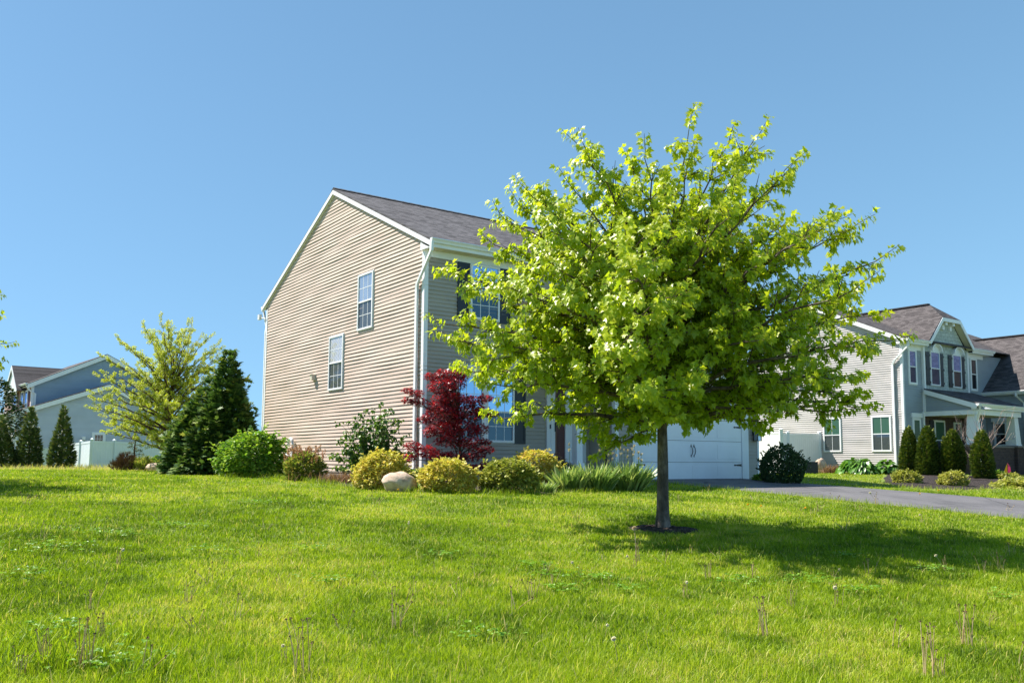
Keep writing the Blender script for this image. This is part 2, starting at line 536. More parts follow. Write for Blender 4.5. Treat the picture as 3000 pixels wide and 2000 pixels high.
class MB:
    """Collects polygons and links them as one mesh."""
    def __init__(s):
        s.v = []; s.f = []
    def poly(s, pts):
        i = len(s.v)
        s.v += [tuple(map(float, p)) for p in pts]
        s.f.append(tuple(range(i, i + len(pts))))
    def hexa(s, p):
        i = len(s.v)
        s.v += [tuple(map(float, q)) for q in p]
        for f in ((0, 3, 2, 1), (4, 5, 6, 7), (0, 1, 5, 4), (1, 2, 6, 5), (2, 3, 7, 6), (3, 0, 4, 7)):
            s.f.append(tuple(i + k for k in f))
    def box(s, a, b):
        (x0, y0, z0), (x1, y1, z1) = a, b
        s.hexa([(x0, y0, z0), (x1, y0, z0), (x1, y1, z0), (x0, y1, z0), (x0, y0, z1), (x1, y0, z1), (x1, y1, z1), (x0, y1, z1)])
    def tube(s, pts, rads, n=6, cap=True):
        pts = [Vector(p) for p in pts]
        if not hasattr(rads, '__len__'):
            rads = [rads] * len(pts)
        base = len(s.v)
        up = Vector((0, 0, 1))
        for i, p in enumerate(pts):
            d = (pts[min(i + 1, len(pts) - 1)] - pts[max(i - 1, 0)]).normalized()
            ref = up if abs(d.z) < .9 else Vector((1, 0, 0))
            a = d.cross(ref).normalized(); b_ = d.cross(a).normalized()
            for k in range(n):
                an = 2 * math.pi * k / n
                q = p + (a * math.cos(an) + b_ * math.sin(an)) * rads[i]
                s.v.append(tuple(q))
        for i in range(len(pts) - 1):
            for k in range(n):
                k2 = (k + 1) % n
                s.f.append((base + i * n + k, base + i * n + k2, base + (i + 1) * n + k2, base + (i + 1) * n + k))
        if cap:
            s.f.append(tuple(base + k for k in range(n)))
            s.f.append(tuple(base + (len(pts) - 1) * n + k for k in range(n)))
    def build(s, name, mat, parent=None, loc=None, smooth=False, bevel=0, zoff=0):
        me = bpy.data.meshes.new(name)
        vv = [(x, y, z - zoff) for x, y, z in s.v] if zoff else s.v
        me.from_pydata(vv, [], s.f)
        me.update()
        if smooth:
            for p in me.polygons: p.use_smooth = True
        me.materials.append(mat)
        o = link(me, name, parent, loc)
        if bevel:
            md = o.modifiers.new('bevel', 'BEVEL'); md.width = bevel; md.segments = 2; md.limit_method = 'ANGLE'
        return o


def polyset(faces_by_vert, *a):
    pass


# ------------------------------------------------------------------ foliage helpers
def leaf_template(kind):
    if kind == 'maple':
        half = [(.16, -.02), (.44, .0), (.30, .20), (.60, .50), (.24, .50), (.20, .66)]
        pts = [(0, 0)] + half + [(0, 1.0)] + [(-x, y) for x, y in half[::-1]]
        P = [(0, .32)] + pts
        n = len(pts)
        V_ = np.array([(x, y, .22 * abs(x) - .22 * y * y) for x, y in P])
        F_ = np.array([(0, 1 + i, 1 + (i + 1) % n) for i in range(n)])
    elif kind == 'star':   # deeply cut leaf
        pts = []
        for i, (an, ln) in enumerate([(-100, .55), (-50, .85), (0, 1.0), (50, .85), (100, .55)]):
            a = rad(an)
            pts.append((math.sin(a - .25) * .18, .15 + math.cos(a - .25) * .18))
            pts.append((math.sin(a) * ln * .7, .15 + math.cos(a) * ln * .8))
        pts.append((0, 0))
        n = len(pts)
        P = [(0, .12)] + pts
        V_ = np.array([(x, y, .1 * abs(x) - .2 * y * y) for x, y in P])
        F_ = np.array([(0, 1 + i, 1 + (i + 1) % n) for i in range(n)])
    elif kind == 'oval':
        P = [(0, 0), (.28, .3), (.26, .65), (0, 1), (-.26, .65), (-.28, .3)]
        V_ = np.array([(x, y, .3 * abs(x) - .15 * y * y) for x, y in P])
        F_ = np.array([(0, 1, 2), (0, 2, 3), (0, 3, 4), (0, 4, 5)])
    elif kind == 'broad':
        P = [(0, 0), (.32, .18), (.40, .5), (.22, .82), (0, 1.05), (-.22, .82), (-.40, .5), (-.32, .18), (0, .5)]
        V_ = np.array([(x, y, .35 * abs(x) + .25 * y - .45 * y * y) for x, y in P])
        F_ = np.array([(8, i, (i + 1) % 8) for i in range(8)])
    elif kind == 'spray':  # flat cedar spray
        P = [(0, 0), (.10, .25), (.34, .42), (.16, .48), (.28, .75), (.08, .70), (0, 1), (-.08, .70), (-.28, .75), (-.16, .48), (-.34, .42), (-.10, .25)]
        V_ = np.array([(x, y, -.18 * y * y + .1 * abs(x)) for x, y in P])
        F_ = np.array([(0, 1, 11), (1, 2, 3), (1, 3, 11), (11, 3, 9), (9, 10, 11), (3, 4, 5), (3, 5, 9), (5, 7, 9), (7, 8, 9), (5, 6, 7)])
    elif kind == 'blade':
        P = [(-.06, 0), (.06, 0), (.05, .5), (-.05, .5), (0, 1)]
        V_ = np.array([(x, y, -.35 * y * y) for x, y in P])
        F_ = np.array([(0, 1, 2), (0, 2, 3), (3, 2, 4)])
    elif kind == 'needle':
        P = [(-.05, 0), (.05, 0), (0, 1)]
        V_ = np.array([(x, y, -.1 * y) for x, y in P])
        F_ = np.array([(0, 1, 2)])
    return V_, F_


def norm(a):
    return a / np.maximum(np.linalg.norm(a, axis=-1, keepdims=True), 1e-9)


def scatter(name, P, D, size, kind, mat, parent, tint=None, up=None, loc=None, wid=1.0):
    """One mesh of many leaves: base points P, tip directions D."""
    V_, F_ = leaf_template(kind)
    N = len(P)
    if N == 0: return None
    D = norm(np.asarray(D, float))
    if up is None:
        up = np.tile([0, 0, 1.0], (N, 1))
    upn = up + rng.normal(0, .35, (N, 3))
    X = norm(np.cross(D, upn)); Z = np.cross(X, D)
    size = np.broadcast_to(np.asarray(size, float), (N,))
    T = V_[None] * size[:, None, None] * np.array([wid, 1, 1])
    W = P[:, None, :] + T[..., 0:1] * X[:, None] + T[..., 1:2] * D[:, None] + T[..., 2:3] * Z[:, None]
    k = len(V_)
    FF = (F_[None] + (np.arange(N) * k)[:, None, None]).reshape(-1, F_.shape[1])
    if tint is None:
        tint = rng.random(N)
    tf = np.repeat(np.clip(tint, 0, 1), len(F_))
    return npmesh(name, W.reshape(-1, 3), FF, mat, tf, parent, loc)


def lump(az, z, seed, n=5, amp=1):
    r = np.random.default_rng(seed)
    o = np.zeros_like(az)
    for i in range(n):
        o += np.sin(az * r.integers(1, 7) + r.random() * 6.3 + z * r.uniform(-9, 9)) * r.uniform(.4, 1)
    return o * amp / n


def blob(n, H, R, prof, seed=1, amp=.3, shell=.55, ry=1.0):
    """Points through a crown: returns points and outward directions."""
    r = np.random.default_rng(seed)
    z = r.random(n * 3); az = r.random(n * 3) * 2 * math.pi
    pr = np.interp(z, [p[0] for p in prof], [p[1] for p in prof])
    keep = r.random(n * 3) < (pr / pr.max()) ** 1.2 + .05
    z, az, pr = z[keep][:n], az[keep][:n], pr[keep][:n]
    L = 1 + lump(az, z, seed, 6, amp * 1.6)
    q = 1 - shell * r.random(len(z)) ** 1.8
    rr = pr * R * L * q
    P = np.stack([rr * np.cos(az), rr * np.sin(az) * ry, z * H + r.normal(0, H * .01, len(z))], 1)
    zz = (z - .4)
    D = np.stack([np.cos(az), np.sin(az), zz * 1.2], 1) + r.normal(0, .35, (len(z), 3))
    return P, D, q, z


def tubes_from(paths, name, mat, parent, n=6):
    mb = MB()
    for pts, r in paths:
        mb.tube(pts, r, n, cap=False)
    return mb.build(name, mat, parent, smooth=True)


def shrub(name, base, H, R, prof, count, kind, size, mat, label, cat, seed=1, amp=.3, shell=.55, dirmode='out', group=None, ry=1.0, stems=7, stem_mat='twig', tint_bias=0.0, wid=1.0, sprigs=130):
    t = empty(name, tuple(base), 0, label, cat, group)
    P, D, q, z = blob(count, H, R, prof, seed, amp, shell, ry)
    # uneven tufts: push small patches of the surface in and out
    rs = np.random.default_rng(seed + 7)
    cen = P[rs.integers(0, len(P), 46)]
    off = rs.normal(0, .085 * R, 46)
    dd_ = np.linalg.norm(P[:, None] - cen[None], axis=2)
    wgt = np.exp(-(dd_ / (R * .2)) ** 2)
    push = (wgt * off).sum(1)
    P = P + norm(P - [0, 0, H * .3]) * push[:, None]
    P[:, 2] = np.maximum(P[:, 2], .01)
    if sprigs:
        SP = []; SD = []
        for i in range(sprigs):
            k0 = rs.integers(0, len(P)); o_ = norm(D[k0] * [1, 1, .5] + [0, 0, .55]); ln = R * rs.uniform(.10, .34)
            for j in range(9):
                f = (j + 1) / 9
                SP.append(P[k0] + o_ * ln * f + rs.normal(0, .008, 3)); SD.append(norm(o_ * .6 + rs.normal(0, .55, 3)))
        P = np.concatenate([P, SP]); D = np.concatenate([D, SD]); q = np.concatenate([q, np.ones(len(SP))]); z = np.concatenate([z, np.full(len(SP), .9)])
    if dirmode == 'up':
        D = D * [.45, .45, .3] + [0, 0, .9]
    elif dirmode == 'droop':
        D = D * [.8, .8, .3] - [0, 0, .25]
    r = np.random.default_rng(seed + 50)
    ti = r.random(len(P)) * .75 + .25 * lump(np.arctan2(P[:, 1], P[:, 0]) * 2, z * 3, seed + 3, 5, 1.2) + .15 + tint_bias
    scatter('foliage', P, D, size * r.uniform(.7, 1.2, len(P)), kind, M[mat], t, ti, wid=wid)
    paths = []
    for i in range(stems):
        a = r.random() * 6.28; rr = R * r.uniform(.3, .75); h = H * r.uniform(.55, .85)
        paths.append(([(.04 * math.cos(a), .04 * math.sin(a), -.05), (rr * .5 * math.cos(a), rr * .5 * math.sin(a) * ry, h * .5), (rr * math.cos(a), rr * math.sin(a) * ry, h)], [.014, .009, .004]))
    if stems:
        tubes_from(paths, 'stem', M[stem_mat], t, 5)
    return t


DOME = [(0, .80), (.15, .95), (.35, 1.0), (.6, .92), (.8, .70), (.93, .42), (1, .1)]
CONE = [(0, .85), (.1, 1.0), (.3, .85), (.5, .66), (.7, .44), (.85, .25), (1, .03)]
COLUMN = [(0, .75), (.1, .95), (.3, 1.0), (.5, .92), (.7, .72), (.85, .48), (.95, .25), (1, .06)]


# ------------------------------------------------------------------ tree generator
def grow_tree(name, base, label, cat, env, zlo, ztop, trunk_r, n_prim, leaf, seed, start0, leaf_n=10,
              group=None, axis_lean=(0, 0), droop=.25, sec_step=.34, asc=.55, twig_len=.42, r_noise=.13,
              bark='maple_bark', leafkind='maple', leaf_size=.125, leafmat='maple_leaf', hang=.8, extra=(), tb=0.0, sec_len=.42):
    r = np.random.default_rng(seed)
    t = empty(name, tuple(base), 0, label, cat, group)
    H = ztop
    def axis(z):
        k = z / H
        return np.array([axis_lean[0] * k + .05 * math.sin(z * 2.1) * k, axis_lean[1] * k + .05 * math.cos(z * 1.7) * k, z])
    zs = np.linspace(-.08, H * .80, 16)
    def tr(z):
        k = max(0, z) / H
        f = 1 + .45 * math.exp(-max(z, 0) * 9)
        return max(trunk_r * f * (1 - k) ** .9, .006)
    trunk = [([axis(z) for z in zs], [tr(z) for z in zs])]
    lowz = start0
    tw = []; lf_p = []; lf_d = []; lf_t = []
    prim = []
    for i in range(n_prim):
        k = (i + .5) / n_prim
        tipz = zlo + (ztop - zlo) * (k ** .9)
        az = i * 2.39996 + r.normal(0, .25)
        prim.append((az, tipz, 1.0 + r.normal(0, r_noise)))
    for e in extra:
        prim.append(e)
    def twig(p, d, ln, lev, tipness):
        pts = [p]; q = p.copy(); dd = d.copy()
        nseg = 3
        for s in range(nseg):
            dd = norm(dd + r.normal(0, .16, 3) + np.array([0, 0, .04]))
            q = q + dd * ln / nseg
            pts.append(q.copy())
        tw.append((pts, [.006, .005, .004, .0025]))
        nl = max(3, int(leaf_n * ln / twig_len * r.uniform(.7, 1.25)))
        for j in range(nl):
            f = (j + .6) / nl
            a = pts[min(int(f * nseg), nseg - 1)]; b = pts[min(int(f * nseg) + 1, nseg)]
            w = a + (b - a) * ((f * nseg) % 1)
            side = norm(np.cross(dd, r.normal(0, 1, 3)))
            pet = leaf_size * r.uniform(.3, .7)
            o = norm(side + dd * .5 + np.array([0, 0, -.1]))
            lf_p.append(w + o * pet)
            lf_d.append(norm(o * .75 + dd * .25 + np.array([0, 0, -hang]) + r.normal(0, .22, 3)))
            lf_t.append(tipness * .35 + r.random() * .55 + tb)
    for (az, tipz, rf) in prim:
        R_ = env(tipz, az) * rf
        z0 = start0 + (tipz - zlo) * asc + r.uniform(-.1, .1)
        z0 = min(max(z0, start0), H * .9, tipz - .05 if tipz > start0 + .3 else 99)
        z0 = max(z0, start0 * .95)
        a0 = axis(z0)
        ax = axis(tipz)
        tip = np.array([ax[0] + R_ * math.cos(az), ax[1] + R_ * math.sin(az), tipz])
        L = np.linalg.norm(tip - a0)
        nseg = max(5, int(L / .28))
        pts = []
        mid = (a0 + tip) / 2 + np.array([0, 0, L * .07])
        for s in range(nseg + 1):
            f = s / nseg
            p = a0 * (1 - f) ** 2 + 2 * mid * f * (1 - f) + tip * f * f
            p = p + r.normal(0, .025, 3) * (f > 0) * L / 3
            pts.append(p)
        rb = min(tr(z0) * .6, .012 + L * .012)
        trunk.append((pts, [rb * (1 - .88 * (s / nseg)) + .002 for s in range(nseg + 1)]))
        # secondaries
        d_main = norm(tip - a0)
        f = .22
        side = 1
        while f < 1.0:
            p = pts[min(int(f * nseg), nseg)]
            rem = L * (1 - f)
            ln = max(twig_len * .7, sec_len * (rem * .75 + L * .18)) * r.uniform(.75, 1.15)
            perp = norm(np.cross(d_main, [0, 0, 1.0])) * side
            dd = norm(d_main * .75 + perp * r.uniform(.4, .95) + np.array([0, 0, r.uniform(-droop, .45)]))
            ns = max(2, int(ln / .2))
            q = p.copy(); sp = [q.copy()]
            for s in range(ns):
                dd = norm(dd + r.normal(0, .1, 3) + np.array([0, 0, .05]))
                q = q + dd * ln / ns
                sp.append(q.copy())
            tw.append((sp, [.009 * (1 - .7 * s / ns) for s in range(ns + 1)]))
            ks = max(2, int(ln / .17))
            for s in range(ks):
                g = (s + .8) / ks
                w = sp[min(int(g * ns), ns)]
                pr = norm(np.cross(dd, r.normal(0, 1, 3)))
                twig(w, norm(dd * .7 + pr * .8), twig_len * r.uniform(.5, 1.0), 2, f * .4 + g * .4)
            side = -side
            f += sec_step / L * r.uniform(.7, 1.3)
        twig(pts[-1], d_main, twig_len, 1, 1.1)
        twig(pts[-2], norm(d_main + r.normal(0, .4, 3)), twig_len * .8, 1, 1.0)
    tubes_from(trunk, 'trunk', M[bark], t, 10)
    tubes_from(tw, 'branch', M['twig'], t, 4)
    P = np.array(lf_p); D = np.array(lf_d); T = np.array(lf_t)
    hi = np.clip(P[:, 2] / H, 0, 1)
    up = norm(np.stack([P[:, 0], P[:, 1], np.full(len(P), 1.6)], 1))
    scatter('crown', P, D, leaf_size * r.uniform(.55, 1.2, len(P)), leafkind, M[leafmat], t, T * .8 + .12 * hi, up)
    print(name, 'leaves', len(P), 'twigs', len(tw))
    return t


def copy_tree(o, parent=None):
    c = o.copy()
    scene.collection.objects.link(c)
    c.parent = parent
    for ch in list(o.children):
        copy_tree(ch, c)
    return c

# ================================================================== SETTING: ground, driveway, mulch bed
def grid_sheet(name, xs, ys, mat, lift=0.0, drop=None):
    X, Y = np.meshgrid(xs, ys)
    Z = ground(X, Y) + lift
    nx, ny = len(xs), len(ys)
    i = np.arange(nx * ny).reshape(ny, nx)
    Fq = np.stack([i[:-1, :-1].ravel(), i[:-1, 1:].ravel(), i[1:, 1:].ravel(), i[1:, :-1].ravel()], 1)
    return npmesh(name, np.stack([X.ravel(), Y.ravel(), Z.ravel()], 1), Fq, mat, smooth=True)


gx = np.concatenate([np.linspace(-900, -60, 10), np.linspace(-50, 60, 221), np.linspace(70, 900, 10)])
gy = np.concatenate([np.linspace(-60, -4, 8), np.linspace(-3, 62, 131), np.linspace(70, 1200, 12)])
tag(grid_sheet('lawn', gx, gy, M['lawn']), kind='structure')


def loc3(C, t, s, z=0.0):
    return np.array([C[0] + U[0] * t - V[0] * s, C[1] + U[1] * t - V[1] * s, z])


# driveway: a strip leaving the garage, in house coordinates (t across, s outwards)
def strip(name, poly_lo, poly_hi, s0, s1, mat, thick, ns=60, nt=10, C=C0):
    vs = []; fs = []
    for i in range(ns + 1):
        s = s0 + (s1 - s0) * i / ns
        a = poly_lo(s); b_ = poly_hi(s)
        for j in range(nt + 1):
            p = loc3(C, a + (b_ - a) * j / nt, s)
            z = float(ground(p[0], p[1])) + thick
            if j in (0, nt): z -= thick + .03
            vs.append((p[0], p[1], z))
    for i in range(ns):
        for j in range(nt):
            k = i * (nt + 1) + j
            fs.append((k, k + 1, k + nt + 2, k + nt + 1))
    return npmesh(name, vs, fs, mat, smooth=True)


def drive_lo(s): return 5.95 + .05 * math.sin(s * 1.1)
def drive_hi(s): return 10.95 + .04 * math.sin(s * .9 + 1) + .12 * max(0, s - 3)
tag(strip('driveway', drive_lo, drive_hi, 1.0, 21, M['asphalt'], .035), kind='structure')

# polygon bed helper (fan of a smoothed outline, raised in the middle)
def bed(name, outline, mat, raise_=.08, kind='structure', cat=None, label=None):
    P = np.array(outline, float)
    # Catmull smoothing
    Q = []
    n_ = len(P)
    for i in range(n_):
        p0, p1, p2, p3 = P[i - 1], P[i], P[(i + 1) % n_], P[(i + 2) % n_]
        for k in range(6):
            t = k / 6
            Q.append(.5 * ((2 * p1) + (-p0 + p2) * t + (2 * p0 - 5 * p1 + 4 * p2 - p3) * t * t + (-p0 + 3 * p1 - 3 * p2 + p3) * t ** 3))
    Q = np.array(Q)
    c = Q.mean(0)
    vs = []; rings = 9
    r = np.random.default_rng(3)
    for k in range(rings):
        f = 1 - k / rings
        for q in Q:
            w = c + (q - c) * f
            h = raise_ * (1 - f ** 4) if k else -.03
            vs.append((w[0], w[1], float(ground(w[0], w[1])) + h + .004 + r.normal(0, .008)))
    nq = len(Q)
    vs.append((c[0], c[1], float(ground(c[0], c[1])) + raise_))
    F4 = []
    for k in range(rings - 1):
        for i in range(nq):
            F4.append((k * nq + i, k * nq + (i + 1) % nq, (k + 1) * nq + (i + 1) % nq, (k + 1) * nq + i))
    for i in range(nq):
        F4.append(((rings - 1) * nq + i, (rings - 1) * nq + (i + 1) % nq, len(vs) - 1, len(vs) - 1))
    me = bpy.data.meshes.new(name)
    me.from_pydata(vs, [], [f if f[2] != f[3] else f[:3] for f in F4])
    me.materials.append(mat)
    for p in me.polygons: p.use_smooth = True
    o = link(me, name)
    return tag(o, label, cat, None, kind)


C2 = np.array([17.34, 38.3])
bed_pts = [gp(2580, 1412)[:2], gp(2640, 1427)[:2], gp(2740, 1434)[:2], gp(2830, 1437)[:2], gp(2930, 1432)[:2], gp(3010, 1424)[:2],
           gp(3120, 1418)[:2], gpY(3100, 31)[:2], gpY(2980, 34.5)[:2], gpY(2800, 36.3)[:2], gpY(2640, 37.2)[:2], gpY(2590, 36)[:2]]
tag(bed('mulch_bed', bed_pts, M['mulch'], .07), kind='structure')
wall_pts = [gp(1000, 1425)[:2], gp(1170, 1442)[:2], gp(1330, 1447)[:2], gp(1500, 1450)[:2], gp(1700, 1444)[:2], gp(1880, 1435)[:2], loc3(C0, 5.8, 2.2)[:2], loc3(C0, 5.2, .3)[:2], loc3(C0, 2, .1)[:2],
            loc3(C0, -.1, 0)[:2], loc3(C0, -.1, -3)[:2], loc3(C0, -.1, -8)[:2], gp(800, 1399)[:2], gp(900, 1410)[:2]]
tag(bed('planting_bed', wall_pts, M['soil'], .02), kind='structure')


# ================================================================== building helpers
class WF:
    """A vertical wall plane in house coordinates: point (x, z, d) -> 3-D."""
    def __init__(s, o, a, n):
        s.o = np.array(o, float); s.a = np.array(a, float); s.n = np.array(n, float)
    def P(s, x, z, d=0.0):
        p = s.o + s.a * x + s.n * d
        return (p[0], p[1], z)
    def box(s, mb, x0, x1, z0, z1, d0, d1):
        mb.hexa([s.P(x0, z0, d0), s.P(x1, z0, d0), s.P(x1, z0, d1), s.P(x0, z0, d1),
                 s.P(x0, z1, d0), s.P(x1, z1, d0), s.P(x1, z1, d1), s.P(x0, z1, d1)])
    def prism(s, mb, pts, d0, d1):
        """Extruded polygon given as (x, z) pairs."""
        a = [s.P(x, z, d0) for x, z in pts]; b_ = [s.P(x, z, d1) for x, z in pts]
        mb.poly(b_); mb.poly(a[::-1])
        n_ = len(pts)
        for i in range(n_):
            j = (i + 1) % n_
            mb.poly([a[i], a[j], b_[j], b_[i]])


def siding(mb, wf, lo, hi, z0, z1, course=.1016, d=.026, seed=0):
    r = random.Random(seed)
    z = z0
    while z < z1 - .01:
        zt = min(z + course, z1)
        a0, a1 = lo(z), hi(z)
        b0, b1 = lo(zt - .002), hi(zt - .002)
        if a1 - a0 > .02:
            b1 = max(b1, b0)
            n_ = max(1, int((a1 - a0) / 1.8))
            wob = lambda xx: (.0035 * math.sin(xx * 1.7 + z * 9.1 + seed) + .002 * math.sin(xx * 4.3 - z * 5))
            for k in range(n_):
                u0, u1 = k / n_, (k + 1) / n_
                w0 = d + wob(a0 + (a1 - a0) * u0) * 2; w1 = d + wob(a0 + (a1 - a0) * u1) * 2
                p = [wf.P(a0 + (a1 - a0) * u0, z, w0), wf.P(a0 + (a1 - a0) * u1, z, w1)]
                q = [wf.P(b0 + (b1 - b0) * u1, zt, .003), wf.P(b0 + (b1 - b0) * u0, zt, .003)]
                mb.poly(p + q)
                mb.poly([wf.P(a0 + (a1 - a0) * u0, z, -.002), wf.P(a0 + (a1 - a0) * u1, z, -.002), p[1], p[0]])
        z = zt


def window(root, wf, x0, x1, z0, z1, up, low, zo, fw=.05, cols=3, rows=2, grid_low=True, mid=None, trim='white', name='window', grille_mat='white', depth=.062, sill=False):
    mb = MB()
    mid = mid if mid is not None else (z0 + z1) / 2
    wf.box(mb, x0, x0 + fw, z0, z1, -.01, depth)
    wf.box(mb, x1 - fw, x1, z0, z1, -.01, depth)
    wf.box(mb, x0 + fw, x1 - fw, z1 - fw, z1, -.01, depth - .002)
    wf.box(mb, x0 + fw, x1 - fw, z0, z0 + fw, -.01, depth - .002)
    wf.box(mb, x0 + fw, x1 - fw, mid - .022, mid + .022, -.01, depth - .006)
    # J-channel lip around the frame
    wf.box(mb, x0 - .018, x0, z0 - .018, z1 + .018, -.01, .038)
    wf.box(mb, x1, x1 + .018, z0 - .018, z1 + .018, -.01, .034)
    wf.box(mb, x0, x1, z1, z1 + .018, -.01, .034)
    wf.box(mb, x0, x1, z0 - .018, z0, -.01, .034)
    w = mb.build(name, M[trim], root, zoff=zo)
    for (a, b_, mt, nm, dd) in ((mid + .022, z1 - fw, up, 'pane', .038), (z0 + fw, mid - .022, low, 'pane', .032)):
        pb = MB()
        wf.box(pb, x0 + fw, x1 - fw, a, b_, -.008, dd)
        pb.build(nm, M[mt], w)
        for v in pb.v: pass
    # pane meshes were built without the base offset: shift them
    for ch in w.children:
        for v in ch.data.vertices: v.co.z -= zo
    g = MB()
    gw = .008
    for (a, b_, on, dd) in ((mid + .022, z1 - fw, True, .038), (z0 + fw, mid - .022, grid_low, .032)):
        if not on or (cols < 2 and rows < 2): continue
        for i in range(1, cols):
            xx = x0 + fw + (x1 - x0 - 2 * fw) * i / cols
            wf.box(g, xx - gw, xx + gw, a, b_, dd - .004, dd + .004)
        for i in range(1, rows):
            zz = a + (b_ - a) * i / rows
            wf.box(g, x0 + fw, x1 - fw, zz - gw, zz + gw, dd - .003, dd + .0052)
    if g.v:
        g.build('grille', M[grille_mat], w, zoff=zo)
    return w


def shutter(root, wf, x0, x1, z0, z1, mat, zo, style='panel'):
    mb = MB()
    wf.box(mb, x0, x1, z0, z1, 0, .03)
    fw = .05
    wf.box(mb, x0, x0 + fw, z0, z1, .03, .045)
    wf.box(mb, x1 - fw, x1, z0, z1, .03, .045)
    for zz in ((z0, z0 + .08), ((z0 + z1) / 2 - .04, (z0 + z1) / 2 + .04), (z1 - .08, z1)):
        wf.box(mb, x0 + fw, x1 - fw, zz[0], zz[1], .03, .0435)
    if style == 'board':
        mb = MB()
        wn_ = 3
        for i in range(wn_):
            a = x0 + (x1 - x0) * i / wn_
            wf.box(mb, a + .003, a + (x1 - x0) / wn_ - .003, z0, z1, 0, .03)
        for zz in (z0 + .10, (z0 + z1) / 2 - .04, z1 - .2):
            wf.box(mb, x0 - .012, x1 + .012, zz, zz + .10, .03, .06)
    return mb.build('shutter', M[mat], root, zoff=zo)


def slab(mb, q, th=.05):
    """Roof slab: four top corners, given thickness downwards."""
    mb.hexa([(x, y, z - th) for x, y, z in q] + [tuple(p) for p in q])


def gutter(root, p0, p1, out, zo, mat='white', name='gutter'):
    """K-style gutter from p0 to p1; out = outward horizontal direction (2-D)."""
    p0 = np.array(p0, float); p1 = np.array(p1, float); o = np.array([out[0], out[1], 0.])
    prof = [(0, 0), (.115, 0), (.125, -.02), (.085, -.065), (.07, -.11), (0, -.11)]
    mb = MB()
    A = [p0 + o * a + np.array([0, 0, b_]) for a, b_ in prof]
    B = [p1 + o * a + np.array([0, 0, b_]) for a, b_ in prof]
    n_ = len(prof)
    for i in range(n_):
        j = (i + 1) % n_
        mb.poly([A[i], B[i], B[j], A[j]])
    mb.poly(A[::-1]); mb.poly(B)
    return mb.build(name, M[mat], root, zoff=zo)


def downspout(root, pts, zo, w=.05, d=.035, along=(1, 0), name='downspout', mat='white'):
    """Rectangular pipe following points; along = wall direction (2-D)."""
    mb = MB()
    a = np.array([along[0], along[1], 0.]); b_ = np.array([-along[1], along[0], 0.])
    rings = []
    for p in pts:
        p = np.array(p, float)
        rings.append([p + a * w * i + b_ * d * j for i, j in ((-1, -1), (1, -1), (1, 1), (-1, 1))])
    for r0, r1 in zip(rings[:-1], rings[1:]):
        for k in range(4):
            k2 = (k + 1) % 4
            mb.poly([r0[k], r0[k2], r1[k2], r1[k]])
    mb.poly(rings[0]); mb.poly(rings[-1])
    return mb.build(name, M[mat], root, zoff=zo)


def wall_fixture(root, wf, x, z, zo, mat='fixture', name='wall_vent'):
    mb = MB()
    wf.box(mb, x - .10, x + .10, z - .10, z + .12, 0, .03)
    wf.prism(mb, [(x - .08, z - .08), (x + .08, z - .08), (x + .08, z + .08), (x - .08, z + .08)], .03, .15)
    wf.box(mb, x - .09, x + .09, z + .08, z + .10, .03, .17)
    return mb.build(name, M[mat], root, zoff=zo, bevel=.006)


